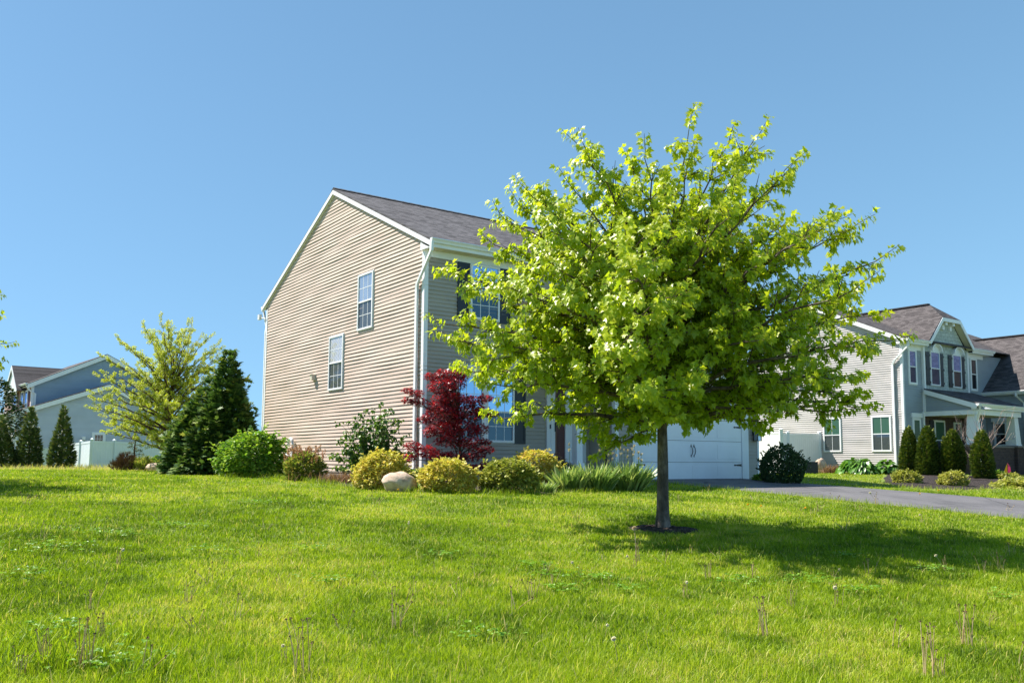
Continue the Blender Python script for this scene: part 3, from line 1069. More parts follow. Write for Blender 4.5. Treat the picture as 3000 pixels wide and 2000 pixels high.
# ================================================================== BEIGE HOUSE
def beige_house():
    zb = -.46
    root = empty('suburban_house', (C0[0], C0[1], zb), HA, 'beige vinyl sided house with dark grey shingle roof and white garage door', 'house')
    L = 11.15; W_ = 11.32
    zE = 5.30; zR = 8.26; yR = L / 2
    sl = (zR - 5.47) / (yR + .38)
    gable = WF((0, 0), (0, 1), (-1, 0))
    front = WF((0, 0), (1, 0), (0, -1))
    back = WF((0, L), (1, 0), (0, 1))
    right = WF((W_, 0), (0, 1), (1, 0))
    # core box behind the siding
    core = MB()
    core.poly([(0, 0, -.7), (W_, 0, -.7), (W_, 0, zE), (0, 0, zE)])
    core.poly([(0, L, -.7), (W_, L, -.7), (W_, L, zE), (0, L, zE)])
    for x in (0, W_):
        core.poly([(x, 0, -.7), (x, L, -.7), (x, L, zE + .12), (x, yR, zR - .1), (x, 0, zE + .12)])
    core.build('wall_core', M['foundation'], root, zoff=zb)
    rf = lambda z: max(0.0, (z - (5.47 - .16)) / sl - .38 )
    lo = lambda z: rf(z); hi = lambda z: L - rf(z)
    z0 = -.30
    mb = MB(); siding(mb, gable, lo, hi, z0, zR - .12); mb.build('siding_wall', M['beige'], root, zoff=zb)
    mb = MB(); siding(mb, right, lo, hi, z0, zR - .12); mb.build('siding_wall', M['beige'], root, zoff=zb)
    mb = MB(); siding(mb, front, lambda z: 0, lambda z: W_, z0, zE - .12); mb.build('siding_wall', M['beige_shaded'], root, zoff=zb)
    mb = MB(); siding(mb, back, lambda z: 0, lambda z: W_, z0, zE - .12); mb.build('siding_wall', M['beige_shaded'], root, zoff=zb)
    fd = MB()
    gable.box(fd, 0, L, -.9, z0 - .0, -.02, .012)
    front.box(fd, 0, W_, -.9, z0 - .0, -.02, .012)
    fd.build('foundation', M['foundation'], root, zoff=zb)
    st = MB(); gable.box(st, .06, L, z0 - .03, z0 + .01, .0, .03); front.box(st, .06, W_, z0 - .03, z0 + .01, .0, .03); st.build('starter_trim', M['beige_shaded'], root, zoff=zb)
    # corner posts
    for (x, y) in ((0, 0), (0, L), (W_, 0)):
        c = MB()
        sx = -1 if x == 0 else 1; sy = -1 if y == 0 else 1
        x1 = x - sx * .085; y1 = y - sy * .085
        c.box((min(x + sx * .03, x1), min(y + sy * .03, y1), -.42), (max(x + sx * .03, x1), max(y + sy * .03, y1), zE))
        c.build('corner_trim', M['white'], root, zoff=zb)
    # roof: two slopes
    ov = .07; oe = .38
    for k, (ya, yb) in enumerate(((-oe, yR), (L + oe, yR))):
        r = MB()
        slab(r, [(-ov, ya, 5.47), (W_ + ov, ya, 5.47), (W_ + ov, yb, zR), (-ov, yb, zR)], .055)
        r.build('roof', M['shingle'], root, zoff=zb)
    rc = MB()
    for i in range(38):
        xa = -ov + i * (W_ + 2 * ov) / 38; xb = xa + .33
        rc.hexa([(xa, yR - .14, zR - .045), (xb, yR - .14, zR - .05), (xb, yR, zR + .012), (xa, yR, zR + .022),
                 (xa, yR - .14, zR - .03), (xb, yR - .14, zR - .035), (xb, yR, zR + .03), (xa, yR, zR + .04)])
        rc.hexa([(xa, yR, zR + .012), (xb, yR, zR + .022), (xb, yR + .14, zR - .05), (xa, yR + .14, zR - .045),
                 (xa, yR, zR + .03), (xb, yR, zR + .04), (xb, yR + .14, zR - .035), (xa, yR + .14, zR - .03)])
    rc.build('ridge_cap', M['ridge'], root, zoff=zb)
    # rake boards on both gable ends
    for (xx, sgn) in ((-ov, -1), (W_ + ov, 1)):
        for (ya, yb) in ((-oe, yR), (L + oe, yR)):
            r = MB()
            a = (xx, ya, 5.47 - .056); b_ = (xx, yb, zR - .056)
            h = .125; dx = sgn * .02
            r.hexa([(xx, ya, 5.47 - .057 - h), (xx, yb, zR - .057 - h), (xx + dx, yb, zR - .057 - h), (xx + dx, ya, 5.47 - .057 - h),
                    (xx, ya, 5.47 - .057), (xx, yb, zR - .057), (xx + dx, yb, zR - .057), (xx + dx, ya, 5.47 - .057)])
            # soffit under the overhang
            x_in = xx - sgn * ov
            r.poly([(xx, ya, 5.47 - .2), (xx, yb, zR - .2), (x_in, yb, zR - .2), (x_in, ya, 5.47 - .2)])
            r.build('rake_board', M['white'], root, zoff=zb)
    # eave soffit, frieze, fascia
    sf = MB(); sf.box((-ov + .01, -oe + .01, zE - .03), (W_ + ov - .01, .0, zE - .01)); sf.build('soffit', M['soffit'], root, zoff=zb)
    fr = MB(); front.box(fr, -.02, W_, zE - .20, zE - .032, .0, .034); fr.build('frieze_board', M['white'], root, zoff=zb)
    fs = MB(); fs.box((-ov, -oe - .018, zE - .04), (W_ + ov, -oe + .01, 5.47 - .06)); fs.build('fascia', M['white'], root, zoff=zb)
    bx = MB()
    bx.hexa([(-ov - .021, -oe, zE - .05), (-ov - .001, -oe, zE - .05), (-ov - .001, .09, zE - .05), (-ov - .021, .09, zE - .05),
             (-ov - .021, -oe, 5.47 - .24), (-ov - .001, -oe, 5.47 - .24), (-ov - .001, .09, 5.47 - .02), (-ov - .021, .09, 5.47 - .02)])
    bx.box((-ov, -.005, zE - .05), (0, .09, zE - .02))
    bx.poly([(-ov, .09, zE - .05), (0, .09, zE - .05), (0, .09, 5.5), (-ov, .09, 5.5)])
    bx.build('eave_return', M['white'], root, zoff=zb)
    gutter(root, (-ov - .03, -oe - .018, 5.465), (W_ + ov, -oe - .018, 5.465), (0, -1), zb)
    gutter(root, (-ov, L + oe + .01, 5.465), (W_ + ov, L + oe + .01, 5.465), (0, 1), zb)
    # downspouts
    downspout(root, [(-.08, -oe - .08, 5.37), (-.08, -oe - .06, 5.15), (-.10, .02, 4.62), (-.085, .23, 4.42), (-.07, .27, 4.30), (-.07, .27, -.12), (-.09, .30, -.3), (-.35, .33, -.36)], zb, .045, .032, (0, 1))
    downspout(root, [(.02, L + .45, 5.3), (.02, L + .1, 4.7), (-.01, L + .10, 4.5), (-.01, L + .10, -.4)], zb, .035, .03, (0, 1))
    # gable windows
    window(root, gable, 2.78, 3.72, 3.65, 5.24, 'gl_side_up', 'gl_screen', zb)
    window(root, gable, 4.63, 5.62, 2.08, 3.69, 'gl_side_white', 'gl_screen', zb)
    wall_fixture(root, gable, 6.72, 2.55, zb)
    # front upstairs windows
    for (a, b_) in ((1.33, 2.24), (5.1, 6.0), (8.6, 9.5)):
        window(root, front, a, b_, 3.66, 5.10, 'gl_blue', 'gl_teal', zb, cols=3, rows=2)
        shutter(root, front, a - .38, a - .02, 3.62, 5.09, 'shutter_black', zb)
        shutter(root, front, b_ + .02, b_ + .38, 3.62, 5.09, 'shutter_black', zb)
    # downstairs twin window
    window(root, front, .96, 1.76, .50, 2.18, 'gl_blue', 'gl_teal', zb, mid=1.29)
    window(root, front, 1.86, 2.74, .50, 2.18, 'gl_blue', 'gl_teal', zb, mid=1.29)
    hd = MB(); front.box(hd, .92, 2.78, 2.20, 2.40, .0, .06); front.box(hd, .88, 2.82, 2.40, 2.44, .0, .10)
    front.box(hd, 1.76, 1.86, .50, 2.199, .0, .052)
    hd.build('window_header', M['white'], root, zoff=zb)
    shutter(root, front, .50, .93, .47, 2.15, 'shutter_black', zb)
    shutter(root, front, 2.76, 3.12, .47, 2.15, 'shutter_black', zb)
    # entry
    e = MB()
    front.box(e, 3.82, 4.10, -.40, 2.15, .0, .07)
    front.box(e, 3.95, 3.975, -.40, 2.15, .07, .085)
    front.box(e, 4.46, 4.74, -.40, 2.15, .0, .07)
    front.box(e, 4.87, 5.20, -.40, 2.15, .0, .07)
    front.box(e, 3.82, 5.20, 2.15, 2.35, .0, .09)
    front.box(e, 4.74, 4.87, -.40, .06, .0, .07)
    e.build('door_surround', M['white'], root, zoff=zb)
    d = MB(); front.box(d, 4.18, 4.46, -.40, 2.15, .0, .03); front.box(d, 4.22, 4.42, .1, .8, .03, .038); front.box(d, 4.22, 4.42, 1.0, 1.9, .03, .038)
    door = d.build('front_door', M['maroon'], root, zoff=zb)
    d = MB(); front.box(d, 4.10, 4.18, -.40, 2.15, .0, .045); d.build('door_edge', M['wood_trim'], door, zoff=zb)
    d = MB(); front.box(d, 4.085, 4.11, .82, 1.08, .07, .10); front.box(d, 4.10, 4.15, .96, .98, .10, .12); d.build('door_handle', M['metal_black'], door, zoff=zb)
    d = MB(); front.box(d, 4.74, 4.87, .06, 2.15, .0, .02); d.build('sidelight', M['gl_dark'], root, zoff=zb)
    d = MB(); front.box(d, 3.91, 3.94, .90, 1.01, .07, .09); d.build('doorbell', M['metal_black'], root, zoff=zb)
    # porch column
    s = MB()
    s.box((3.98, -1.13, -.02), (4.18, -.93, 2.34)); s.box((3.94, -1.17, -.5), (4.22, -.89, -.02)); s.box((3.95, -1.16, 2.24), (4.21, -.90, 2.341))
    s.build('porch_column', M['white'], root, zoff=zb, bevel=.01)
    s = MB(); s.box((2.9, -1.55, -.9), (5.3, -.02, -.42)); s.build('porch_floor', M['foundation'], root, zoff=zb)
    # garage bay
    G0, G1, S = 5.37, 11.32, 1.08
    gz = 2.40
    gf = WF((0, -S), (1, 0), (0, -1)); gs = WF((G0, 0), (0, -1), (-1, 0)); gr = WF((G1, 0), (0, -1), (1, 0))
    core = MB()
    core.poly([(G0, 0, -.7), (G0, -S, -.7), (G0, -S, gz + .25), (G0, 0, gz + .7)])
    core.poly([(G1, 0, -.7), (G1, -S, -.7), (G1, -S, gz + .25), (G1, 0, gz + .7)])
    core.poly([(G0, -S, -.7), (G1, -S, -.7), (G1, -S, gz + .25), (G0, -S, gz + .25)])
    core.build('garage_wall_core', M['foundation'], root, zoff=zb)
    mb = MB(); siding(mb, gf, lambda z: G0, lambda z: 6.05, -.45, gz); siding(mb, gf, lambda z: 10.80, lambda z: G1, -.45, gz); siding(mb, gf, lambda z: 6.05, lambda z: 10.8, 1.95, gz)
    siding(mb, gs, lambda z: .02, lambda z: S, -.45, gz); siding(mb, gr, lambda z: 0, lambda z: S, -.45, gz)
    mb.build('garage_siding', M['beige_shaded'], root, zoff=zb)
    c = MB(); gf.box(c, G0 - .03, G0 + .10, -.55, gz, .0, .032); c.box((G0 - .03, -S, -.55), (G0, -S + .1, gz)); c.build('corner_trim', M['white'], root, zoff=zb); c = MB()
    gf.box(c, G1 - .05, G1 + .03, -.62, gz, .0, .032); c.box((G1, -S, -.62), (G1 + .03, -S + .09, gz)); c.build('corner_trim', M['white'], root, zoff=zb)
    dt = MB(); gf.box(dt, 5.98, 6.10, -.6, 1.83, .0, .05); gf.box(dt, 10.53, 10.83, -.6, 1.83, .0, .05); gf.box(dt, 5.98, 10.83, 1.83, 2.0, .0, .055); dt.build('garage_door_trim', M['white'], root, zoff=zb)
    gd = MB()
    zz = [-.60, .02, .64, 1.26, 1.86]
    for i in range(4):
        gf.box(gd, 6.10, 10.53, zz[i] + .006, zz[i + 1] - .006, -.02, .022)
        for a in (0, 1, 2, 3):
            xa = 6.18 + a * 1.085
            gf.box(gd, xa, xa + 1.02, zz[i] + .10, zz[i + 1] - .10, .022, .028)
    gdo = gd.build('garage_door', M['white_door'], root, zoff=zb, bevel=.004)
    for (xx, z_, sg) in ((6.13, -.06, 1), (6.13, 1.08, 1), (10.50, -.06, -1), (10.50, 1.08, -1)):
        h = MB()
        gf.prism(h, [(xx, z_ - .035), (xx + sg * .27, z_ - .016), (xx + sg * .30, z_ - .03), (xx + sg * .335, z_), (xx + sg * .30, z_ + .03), (xx + sg * .27, z_ + .016), (xx, z_ + .035)], .028, .038)
        h.build('strap_hinge', M['metal_black'], gdo, zoff=zb)
    for xx in (8.30, 8.42):
        h = MB()
        h.tube([gf.P(xx, .49, .03), gf.P(xx, .44, .07), gf.P(xx + .015, .34, .085), gf.P(xx, .25, .07), gf.P(xx, .20, .03)], .011, 6)
        gf.prism(h, [(xx - .025, .46), (xx, .54), (xx + .025, .46)], .028, .04); gf.prism(h, [(xx - .02, .22), (xx, .16), (xx + .02, .22)], .028, .04)
        h.build('pull_handle', M['metal_black'], gdo, zoff=zb)
    # lantern on the garage wall
    ln = MB(); x, z_, d0 = 11.12, .98, .16
    gf.box(ln, x - .07, x + .03, z_ - .12, z_ + .14, .02, .05)
    ln.tube([gf.P(x - .02, z_ + .05, .05), gf.P(x - .02, z_ + .20, .10), gf.P(x, z_ + .24, .16)], .010, 6)
    for (i, j) in ((-1, -1), (-1, 1), (1, -1), (1, 1)):
        gf.box(ln, x + i * .085 - .008, x + i * .085 + .008, z_ - .28, z_ + .08, d0 + j * .085 - .008, d0 + j * .085 + .008)
    gf.box(ln, x - .1, x + .1, z_ + .08, z_ + .10, d0 - .10, d0 + .10); gf.box(ln, x - .095, x + .095, z_ - .30, z_ - .28, d0 - .095, d0 + .095)
    gf.box(ln, x - .05, x + .05, z_ + .10, z_ + .17, d0 - .05, d0 + .05)
    lo_ = ln.build('wall_lantern', M['metal_black'], root, zoff=zb)
    g = MB(); gf.box(g, x - .075, x + .075, z_ - .278, z_ + .078, d0 - .075, d0 + .075); g.build('lantern_glass', M['lantern_glass'], lo_, zoff=zb)
    # pent roof over porch and garage
    pr = MB(); slab(pr, [(2.6, -1.45, 2.62), (W_ + .25, -1.45, 2.62), (W_ + .25, -.02, 3.28), (2.6, -.02, 3.28)], .05); pr.build('porch_roof', M['shingle'], root, zoff=zb)
    pf = MB(); pf.box((2.6, -1.47, 2.44), (W_ + .25, -1.452, 2.60)); pf.box((2.58, -1.46, 2.44), (2.6, -.02, 2.60)); pf.poly([(2.59, -1.45, 2.56), (2.59, -.02, 2.56), (2.59, -.02, 3.22)])
    pf.box((W_ + .25, -1.46, 2.44), (W_ + .268, -.02, 2.60)); pf.poly([(W_ + .26, -1.45, 2.56), (W_ + .26, -.02, 2.56), (W_ + .26, -.02, 3.22)]); pf.build('fascia', M['white'], root, zoff=zb)
    ps = MB(); ps.box((2.6, -1.45, 2.42), (W_ + .25, -.02, 2.439)); ps.build('soffit', M['soffit'], root, zoff=zb)
    gutter(root, (2.58, -1.472, 2.60), (W_ + .28, -1.472, 2.60), (0, -1), zb)
    # vent pipes by the gable wall
    for (bb, zt, rr) in ((8.12, .66, .055), (8.45, .16, .05)):
        p = MB(); pts = [(-.12, bb, -.4), (-.12, bb, zt - .14)]
        for k in range(7):
            a = math.pi * k / 6
            pts.append((-.12 - .0, bb + .17 * (1 - math.cos(a)) , zt - .14 + .17 * math.sin(a)))
        pts.append((-.12, bb + .34, zt - .20))
        p.tube(pts, rr, 10); p.build('vent_pipe', M['pvc'], root, smooth=True, zoff=zb)
    # small camera on the rear eave
    ca = MB(); ca.box((-.12, L + .5, 5.02), (-.02, L + .68, 5.20)); ca.tube([(-.05, L + .02, 4.98), (-.06, L + .5, 5.08)], .02, 6); ca.build('security_camera', M['pvc'], root, zoff=zb)
    return root


beige_house()


# ================================================================== GREY NEIGHBOUR HOUSE
def grey_house():
    zb = -.46
    root = empty('suburban_house', (C2[0], C2[1], zb), HA, 'pale grey two storey house with arched window heads and columned porch on the right', 'house')
    L = 8.4; W_ = 7.3
    zE = 5.35; yR = 4.2; zR = 7.6; oe = .35; ov = .22; zO = 5.55
    sl = (zR - zO) / (yR + oe)
    gable = WF((0, 0), (0, 1), (-1, 0)); front = WF((0, 0), (1, 0), (0, -1))
    core = MB()
    core.poly([(0, 0, -.9), (14, 0, -.9), (14, 0, zE), (0, 0, zE)])
    for x in (0, 14):
        core.poly([(x, 0, -.9), (x, L, -.9), (x, L, zE), (x, yR, zR - .25), (x, 0, zE)])
    core.build('wall_core', M['foundation'], root, zoff=zb)
    rf = lambda z: max(0.0, (z - (zO - .16)) / sl - oe)
    mb = MB(); siding(mb, gable, lambda z: rf(z), lambda z: L - rf(z), -.40, zR - .15); mb.build('siding_wall', M['pale_grey'], root, zoff=zb)
    for (xa_, xb_) in ((0, 1.55), (5.6, 14)):
        mb = MB(); siding(mb, front, lambda z: xa_, lambda z: xb_, -.40, zE); mb.build('siding_wall', M['front_grey'], root, zoff=zb)
    # shake bay
    bay = WF((0, -.10), (1, 0), (0, -1))
    sb = MB()
    bay.prism(sb, [(1.62, 2.4), (5.58, 2.4), (5.58, 5.45), (5.4, 5.45), (4.30, 6.62), (2.90, 6.62), (1.80, 5.45), (1.62, 5.45)], -.08, .0)
    sb.build('shake_wall', M['shake'], root, zoff=zb)
    for (xa_, xb_) in ((1.56, 1.70), (5.48, 5.62)):
        tr = MB(); bay.box(tr, xa_, xb_, 2.35, 5.4, -.09, .03)
        tr.build('bay_trim', M['white'], root, zoff=zb)
    c = MB(); c.box((-.03, -.03, -.42), (.07, .09, zE)); c.build('corner_trim', M['white'], root, zoff=zb)
    # main roof
    r = MB(); slab(r, [(-ov, -oe, zO), (14, -oe, zO), (14, yR, zR), (-ov, yR, zR)], .05)
    r.build('roof', M['shingle_brown'], root, zoff=zb)
    r = MB(); slab(r, [(-ov, L + oe, zO), (14, L + oe, zO), (14, yR, zR), (-ov, yR, zR)], .05); r.build('roof', M['shingle_brown'], root, zoff=zb)
    for (ya, yb) in ((-oe, yR), (L + oe, yR)):
        q = MB(); h = .2
        q.hexa([(-ov, ya, zO - .052 - h), (-ov, yb, zR - .052 - h), (-ov - .02, yb, zR - .052 - h), (-ov - .02, ya, zO - .052 - h),
                (-ov, ya, zO - .052), (-ov, yb, zR - .052), (-ov - .02, yb, zR - .052), (-ov - .02, ya, zO - .052)])
        q.poly([(-ov, ya, zO - .2), (-ov, yb, zR - .2), (0, yb, zR - .2), (0, ya, zO - .2)])
        q.build('rake_board', M['white'], root, zoff=zb)
    # jerkinhead cross gable: t 1.54..5.66, front plane s=.42
    s0 = -.42; tc = 3.6; hw = 2.08; tw = .80; zt = 6.78; zc = 7.60; ya = .62
    yv = yR
    lft = MB(); lft.poly([(tc - hw, s0, zO - .02), (tc - tw, s0, zt), (tc, ya, zc), (tc, yv, zc + .0), (tc - hw, s0 + .1, zO - .02)])
    lft.v = []; lft.f = []
    def sl3(mb_, pts, th=.05):
        a = [tuple(p) for p in pts]; b_ = [(p[0], p[1], p[2] - th) for p in pts]
        mb_.poly(a); mb_.poly(b_[::-1])
        for i in range(len(a)):
            j = (i + 1) % len(a)
            mb_.poly([a[i], b_[i], b_[j], a[j]])
    # where each cross slope dives into the main roof (valley)
    sl3(lft, [(tc - hw, s0, zO - .02), (tc - tw, s0, zt), (tc, ya, zc), (tc, yR - .02, zc), (tc - hw, -oe, zO - .02)])
    lft.build('cross_roof', M['shingle_brown_y'], root, zoff=zb)
    rt = MB(); sl3(rt, [(tc + hw, s0, zO - .02), (tc + tw, s0, zt), (tc, ya, zc), (tc, yR - .02, zc), (tc + hw, -oe, zO - .02)]); rt.build('cross_roof', M['shingle_brown_y'], root, zoff=zb)
    hp = MB(); sl3(hp, [(tc - tw, s0, zt), (tc + tw, s0, zt), (tc, ya, zc)]); hp.build('clipped_hip', M['shingle_brown'], root, zoff=zb)
    rc = MB(); rc.box((tc - .11, ya, zc - .02), (tc + .11, yR, zc + .035)); rc.build('ridge_cap', M['ridge'], root, zoff=zb)
    # barge boards
    g = WF((0, s0), (1, 0), (0, -1))
    bb = MB(); w = .17
    g.prism(bb, [(tc - hw, zO - .10), (tc - tw, zt - .03), (tc - tw + .06, zt - .03 - w), (tc - hw + .20, zO - .12)], .0, .03)
    g.prism(bb, [(tc + hw, zO - .10), (tc + tw, zt - .03), (tc + tw - .06, zt - .03 - w), (tc + hw - .20, zO - .12)], .0, .03)
    g.prism(bb, [(tc - tw + .0, zt - .03), (tc + tw, zt - .03), (tc + tw - .06, zt - .03 - w), (tc - tw + .06, zt - .03 - w)], .0, .034)
    bb.build('barge_board', M['white'], root, zoff=zb)
    sf = MB()
    for sg in (-1, 1):
        sf.poly([(tc + sg * hw * .95, s0, zO - .12), (tc + sg * (tw - .05), s0, zt - .18), (tc + sg * (tw - .05), -.10, zt - .18), (tc + sg * hw * .95, -.10, zO - .12)])
    sf.poly([(tc - tw, s0, zt - .18), (tc + tw, s0, zt - .18), (tc + tw, -.1, zt - .18), (tc - tw, -.1, zt - .18)])
    sf.build('soffit', M['soffit'], root, zoff=zb)
    for xx in (3.2, 3.85):
        k = MB(); bay.prism(k, [(xx, 6.25), (xx + .18, 6.25), (xx + .18, 6.6), (xx, 6.6)], 0, .10); bay.box(k, xx, xx + .18, 6.45, 6.6, .10, .26); k.build('corbel', M['white'], root, zoff=zb, bevel=.01)
    # front eaves and gutters either side of the gable
    for (a, b_) in ((-ov, tc - hw + .12), (tc + hw - .1, 7.6)):
        f = MB(); f.box((a, -oe - .01, zE), (b_, -oe + .01, zO - .06)); f.box((a, -oe, zE - .02), (b_, -.0, zE)); f.build('eave_fascia', M['white'], root, zoff=zb)
        gutter(root, (a - .02, -oe - .012, zO - .01), (b_, -oe - .012, zO - .01), (0, -1), zb)
    for (xa_, xb_) in ((.07, 1.56), (5.62, 7.2)):
        fr = MB(); front.box(fr, xa_, xb_, zE - .22, zE - .022, .0, .035); fr.build('frieze_board', M['white'], root, zoff=zb)
    er = MB(); er.box((-ov, -oe, zE - .03), (-.0, .12, zO - .12)); er.build('eave_return', M['white'], root, zoff=zb)
    downspout(root, [(-.12, -oe - .08, 5.45), (-.12, -oe - .02, 5.2), (-.10, .30, 4.62), (-.07, .42, 4.42), (-.07, .42, -.3)], zb, .05, .035, (0, 1))
    # windows
    window(root, gable, 3.13, 4.08, .56, 2.17, 'gl_green', 'gl_grey', zb, cols=2, rows=1, mid=1.35, fw=.07)
    window(root, gable, .61, 1.56, .56, 2.17, 'gl_green', 'gl_grey', zb, cols=2, rows=1, mid=1.35, fw=.07)
    wall_fixture(root, gable, 5.4, 3.93, zb)
    window(root, front, .45, 1.12, 3.56, 5.14, 'gl_violet', 'gl_navy', zb, cols=1, rows=1, fw=.09, mid=4.36)
    window(root, bay, 2.12, 2.92, 3.60, 5.16, 'gl_violet', 'gl_navy', zb, cols=1, rows=1, fw=.05, mid=4.38)
    window(root, bay, 4.08, 4.86, 3.60, 5.16, 'gl_violet', 'gl_dark', zb, cols=1, rows=1, fw=.05, mid=4.38)
    window(root, front, 5.92, 6.55, 3.56, 5.14, 'gl_dark', 'gl_dark', zb, cols=1, rows=1, fw=.09, mid=4.36)
    for a, b_ in ((1.76, 2.09), (2.95, 3.28), (3.72, 4.05), (4.89, 5.22)):
        shutter(root, bay, a, b_, 3.58, 5.12, 'shutter_slate', zb, 'board')
    for xc in (2.52, 4.47):
        ar = MB(); pts = []
        for k in range(11):
            an = math.pi * k / 10
            pts.append((xc + .40 * math.cos(an), 5.17 + .30 * math.sin(an)))
        bay.prism(ar, pts, .0, .045)
        # projecting hood
        for k in range(10):
            a0 = math.pi * k / 10; a1 = math.pi * (k + 1) / 10
            i0 = [bay.P(xc + .40 * math.cos(a0), 5.17 + .305 * math.sin(a0), d_) for d_ in (.0, .2)]
            i1 = [bay.P(xc + .40 * math.cos(a1), 5.17 + .305 * math.sin(a1), d_) for d_ in (.0, .2)]
            o0 = [bay.P(xc + .46 * math.cos(a0), 5.17 + .365 * math.sin(a0), d_) for d_ in (.0, .2)]
            o1 = [bay.P(xc + .46 * math.cos(a1), 5.17 + .365 * math.sin(a1), d_) for d_ in (.0, .2)]
            ar.hexa([i0[0], i1[0], i1[1], i0[1], o0[0], o1[0], o1[1], o0[1]])
        ar.build('window_arch', M['white'], root, zoff=zb)
    # porch
    zf = 2.55
    pr = MB(); sl3(pr, [(1.5, -2.45, 2.66), (5.9, -2.45, 2.66), (5.9, -.12, 3.42), (1.5, -.12, 3.42)], .06); pr.build('porch_roof', M['shingle_brown'], root, zoff=zb)
    side = WF((1.5, 0), (0, -1), (-1, 0))
    rk = MB(); side.prism(rk, [(.12, 3.36), (2.45, 2.60), (2.45, 2.44), (2.2, 2.46), (.12, 3.16)], .0, .025); rk.build('porch_rake', M['white'], root, zoff=zb)
    side2 = WF((1.62, 0), (0, -1), (-1, 0))
    pw = MB(); siding(pw, side2, lambda z: .12, lambda z: max(.13, (3.32 - z) / .326 + .1), 2.36, 3.2); pw.build('porch_gable_siding', M['front_grey'], root, zoff=zb)
    bk = MB(); side2.prism(bk, [(.12, 2.36), (2.2, 2.36), (2.2, 2.6), (.12, 3.3)], -.04, 0); bk.build('porch_gable_core', M['front_grey'], root, zoff=zb)
    bm = MB(); bm.box((1.60, -2.28, 2.16), (1.78, -.02, 2.36)); bm.box((1.78, -2.28, 2.16), (5.86, -2.10, 2.40)); bm.box((1.52, -2.43, 2.40), (5.88, -2.40, 2.60)); bm.box((1.50, -2.43, 2.375), (1.66, -2.2, 2.56))
    bm.build('porch_beam', M['white'], root, zoff=zb)
    cl = MB(); cl.box((1.78, -2.1, 2.18), (5.8, -.02, 2.20)); cl.build('porch_ceiling', M['soffit'], root, zoff=zb)
    gutter(root, (1.46, -2.45, 2.62), (5.95, -2.45, 2.62), (0, -1), zb)
    for (ta, nm) in ((1.72, 0), (5.30, 1)):
        cmb_ = MB(); w0, w1 = .24, .17; tc_ = ta + .2; yc = -2.05
        cmb_.hexa([(tc_ - w0, yc - w0, .92), (tc_ + w0, yc - w0, .92), (tc_ + w0, yc + w0, .92), (tc_ - w0, yc + w0, .92),
                   (tc_ - w1, yc - w1, 2.16), (tc_ + w1, yc - w1, 2.16), (tc_ + w1, yc + w1, 2.16), (tc_ - w1, yc + w1, 2.16)])
        cmb_.box((tc_ - .26, yc - .26, .86), (tc_ + .26, yc + .26, .92)); cmb_.build('porch_column', M['white'], root, zoff=zb, bevel=.012)
        p = MB(); p.box((tc_ - .30, yc - .30, -.9), (tc_ + .30, yc + .30, .78)); ped = p.build('brick_pier', M['brick'], root, zoff=zb)
        p = MB(); p.box((tc_ - .35, yc - .35, .78), (tc_ + .35, yc + .35, .86)); p.build('pier_cap', M['stone_cap'], ped, zoff=zb, bevel=.01)
    kw = MB(); kw.box((3.2, -2.2, -.9), (5.2, -1.95, .76)); kw.build('brick_wall', M['brick'], root, zoff=zb)
    kc = MB(); kc.box((3.18, -2.24, .76), (5.2, -1.9, .82)); kc.build('wall_cap', M['stone_cap'], root, zoff=zb)
    downspout(root, [(1.55, -2.55, 2.5), (1.62, -2.52, 2.36), (1.74, -2.36, 2.05), (1.80, -2.30, 1.9), (1.74, -2.33, .9), (1.66, -2.40, .7), (1.66, -2.40, -.3)], zb, .045, .035)
    # brick wall behind the porch with window and door
    pb = MB(); front.box(pb, 1.62, 5.8, -.42, 2.18, .0, .05); pb.build('porch_back_wall', M['brick'], root, zoff=zb)
    pfr = WF((0, -.05), (1, 0), (0, -1))
    window(root, pfr, 2.35, 3.25, .28, 2.0, 'gl_green', 'gl_dark', zb, cols=1, rows=1, fw=.07, mid=1.1)
    shutter(root, pfr, 1.98, 2.32, .3, 1.98, 'shutter_black', zb)
    window(root, pfr, 4.1, 4.7, -.2, 1.95, 'gl_grey', 'gl_dark', zb, cols=1, rows=1, fw=.06, mid=1.1, name='side_window')
    window(root, front, .62, 1.28, .1, 2.06, 'gl_green', 'gl_grey', zb, cols=1, rows=1, fw=.10, mid=1.05)
    hh = MB(); front.box(hh, .52, 1.38, 2.08, 2.28, .0, .09); hh.build('window_header', M['white'], root, zoff=zb)
    jt = MB(); front.box(jt, 1.50, 1.62, -.4, 2.36, .0, .06); jt.build('porch_trim', M['white'], root, zoff=zb)
    # garage wing projecting to the right
    wx0, wx1, ws = 7.3, 13.8, 6.5
    we = 3.50; wr = 6.62; wc = (wx0 + wx1) / 2; wo = .3
    wg = WF((wx0, 0), (0, -1), (-1, 0)); wf_ = WF((0, -ws), (1, 0), (0, -1))
    core = MB(); core.poly([(wx0, .0, -.9), (wx0, -ws, -.9), (wx0, -ws, we - .1), (wx0, 0, we - .1)]); core.poly([(wx0, -ws, -.9), (wx1, -ws, -.9), (wx1, -ws, we), (wc, -ws, wr - .1), (wx0, -ws, we)]); core.poly([(wx1, 0, -.9), (wx1, -ws, -.9), (wx1, -ws, we - .1), (wx1, 0, we - .1)])
    core.build('wing_core', M['foundation'], root, zoff=zb)
    mb = MB(); siding(mb, wg, lambda z: .05, lambda z: ws, .80, we - .12, .13); mb.build('wing_siding', M['front_grey'], root, zoff=zb)
    mb = MB(); siding(mb, wf_, lambda z: wx0 + max(0, (z - we) / .95), lambda z: wx1 - max(0, (z - we) / .95), -.4, wr - .2); mb.build('wing_siding', M['front_grey'], root, zoff=zb)
    wb = MB(); wg.box(wb, .05, ws, -.9, .76, .0, .06); wb.build('wing_brick', M['brick'], root, zoff=zb)
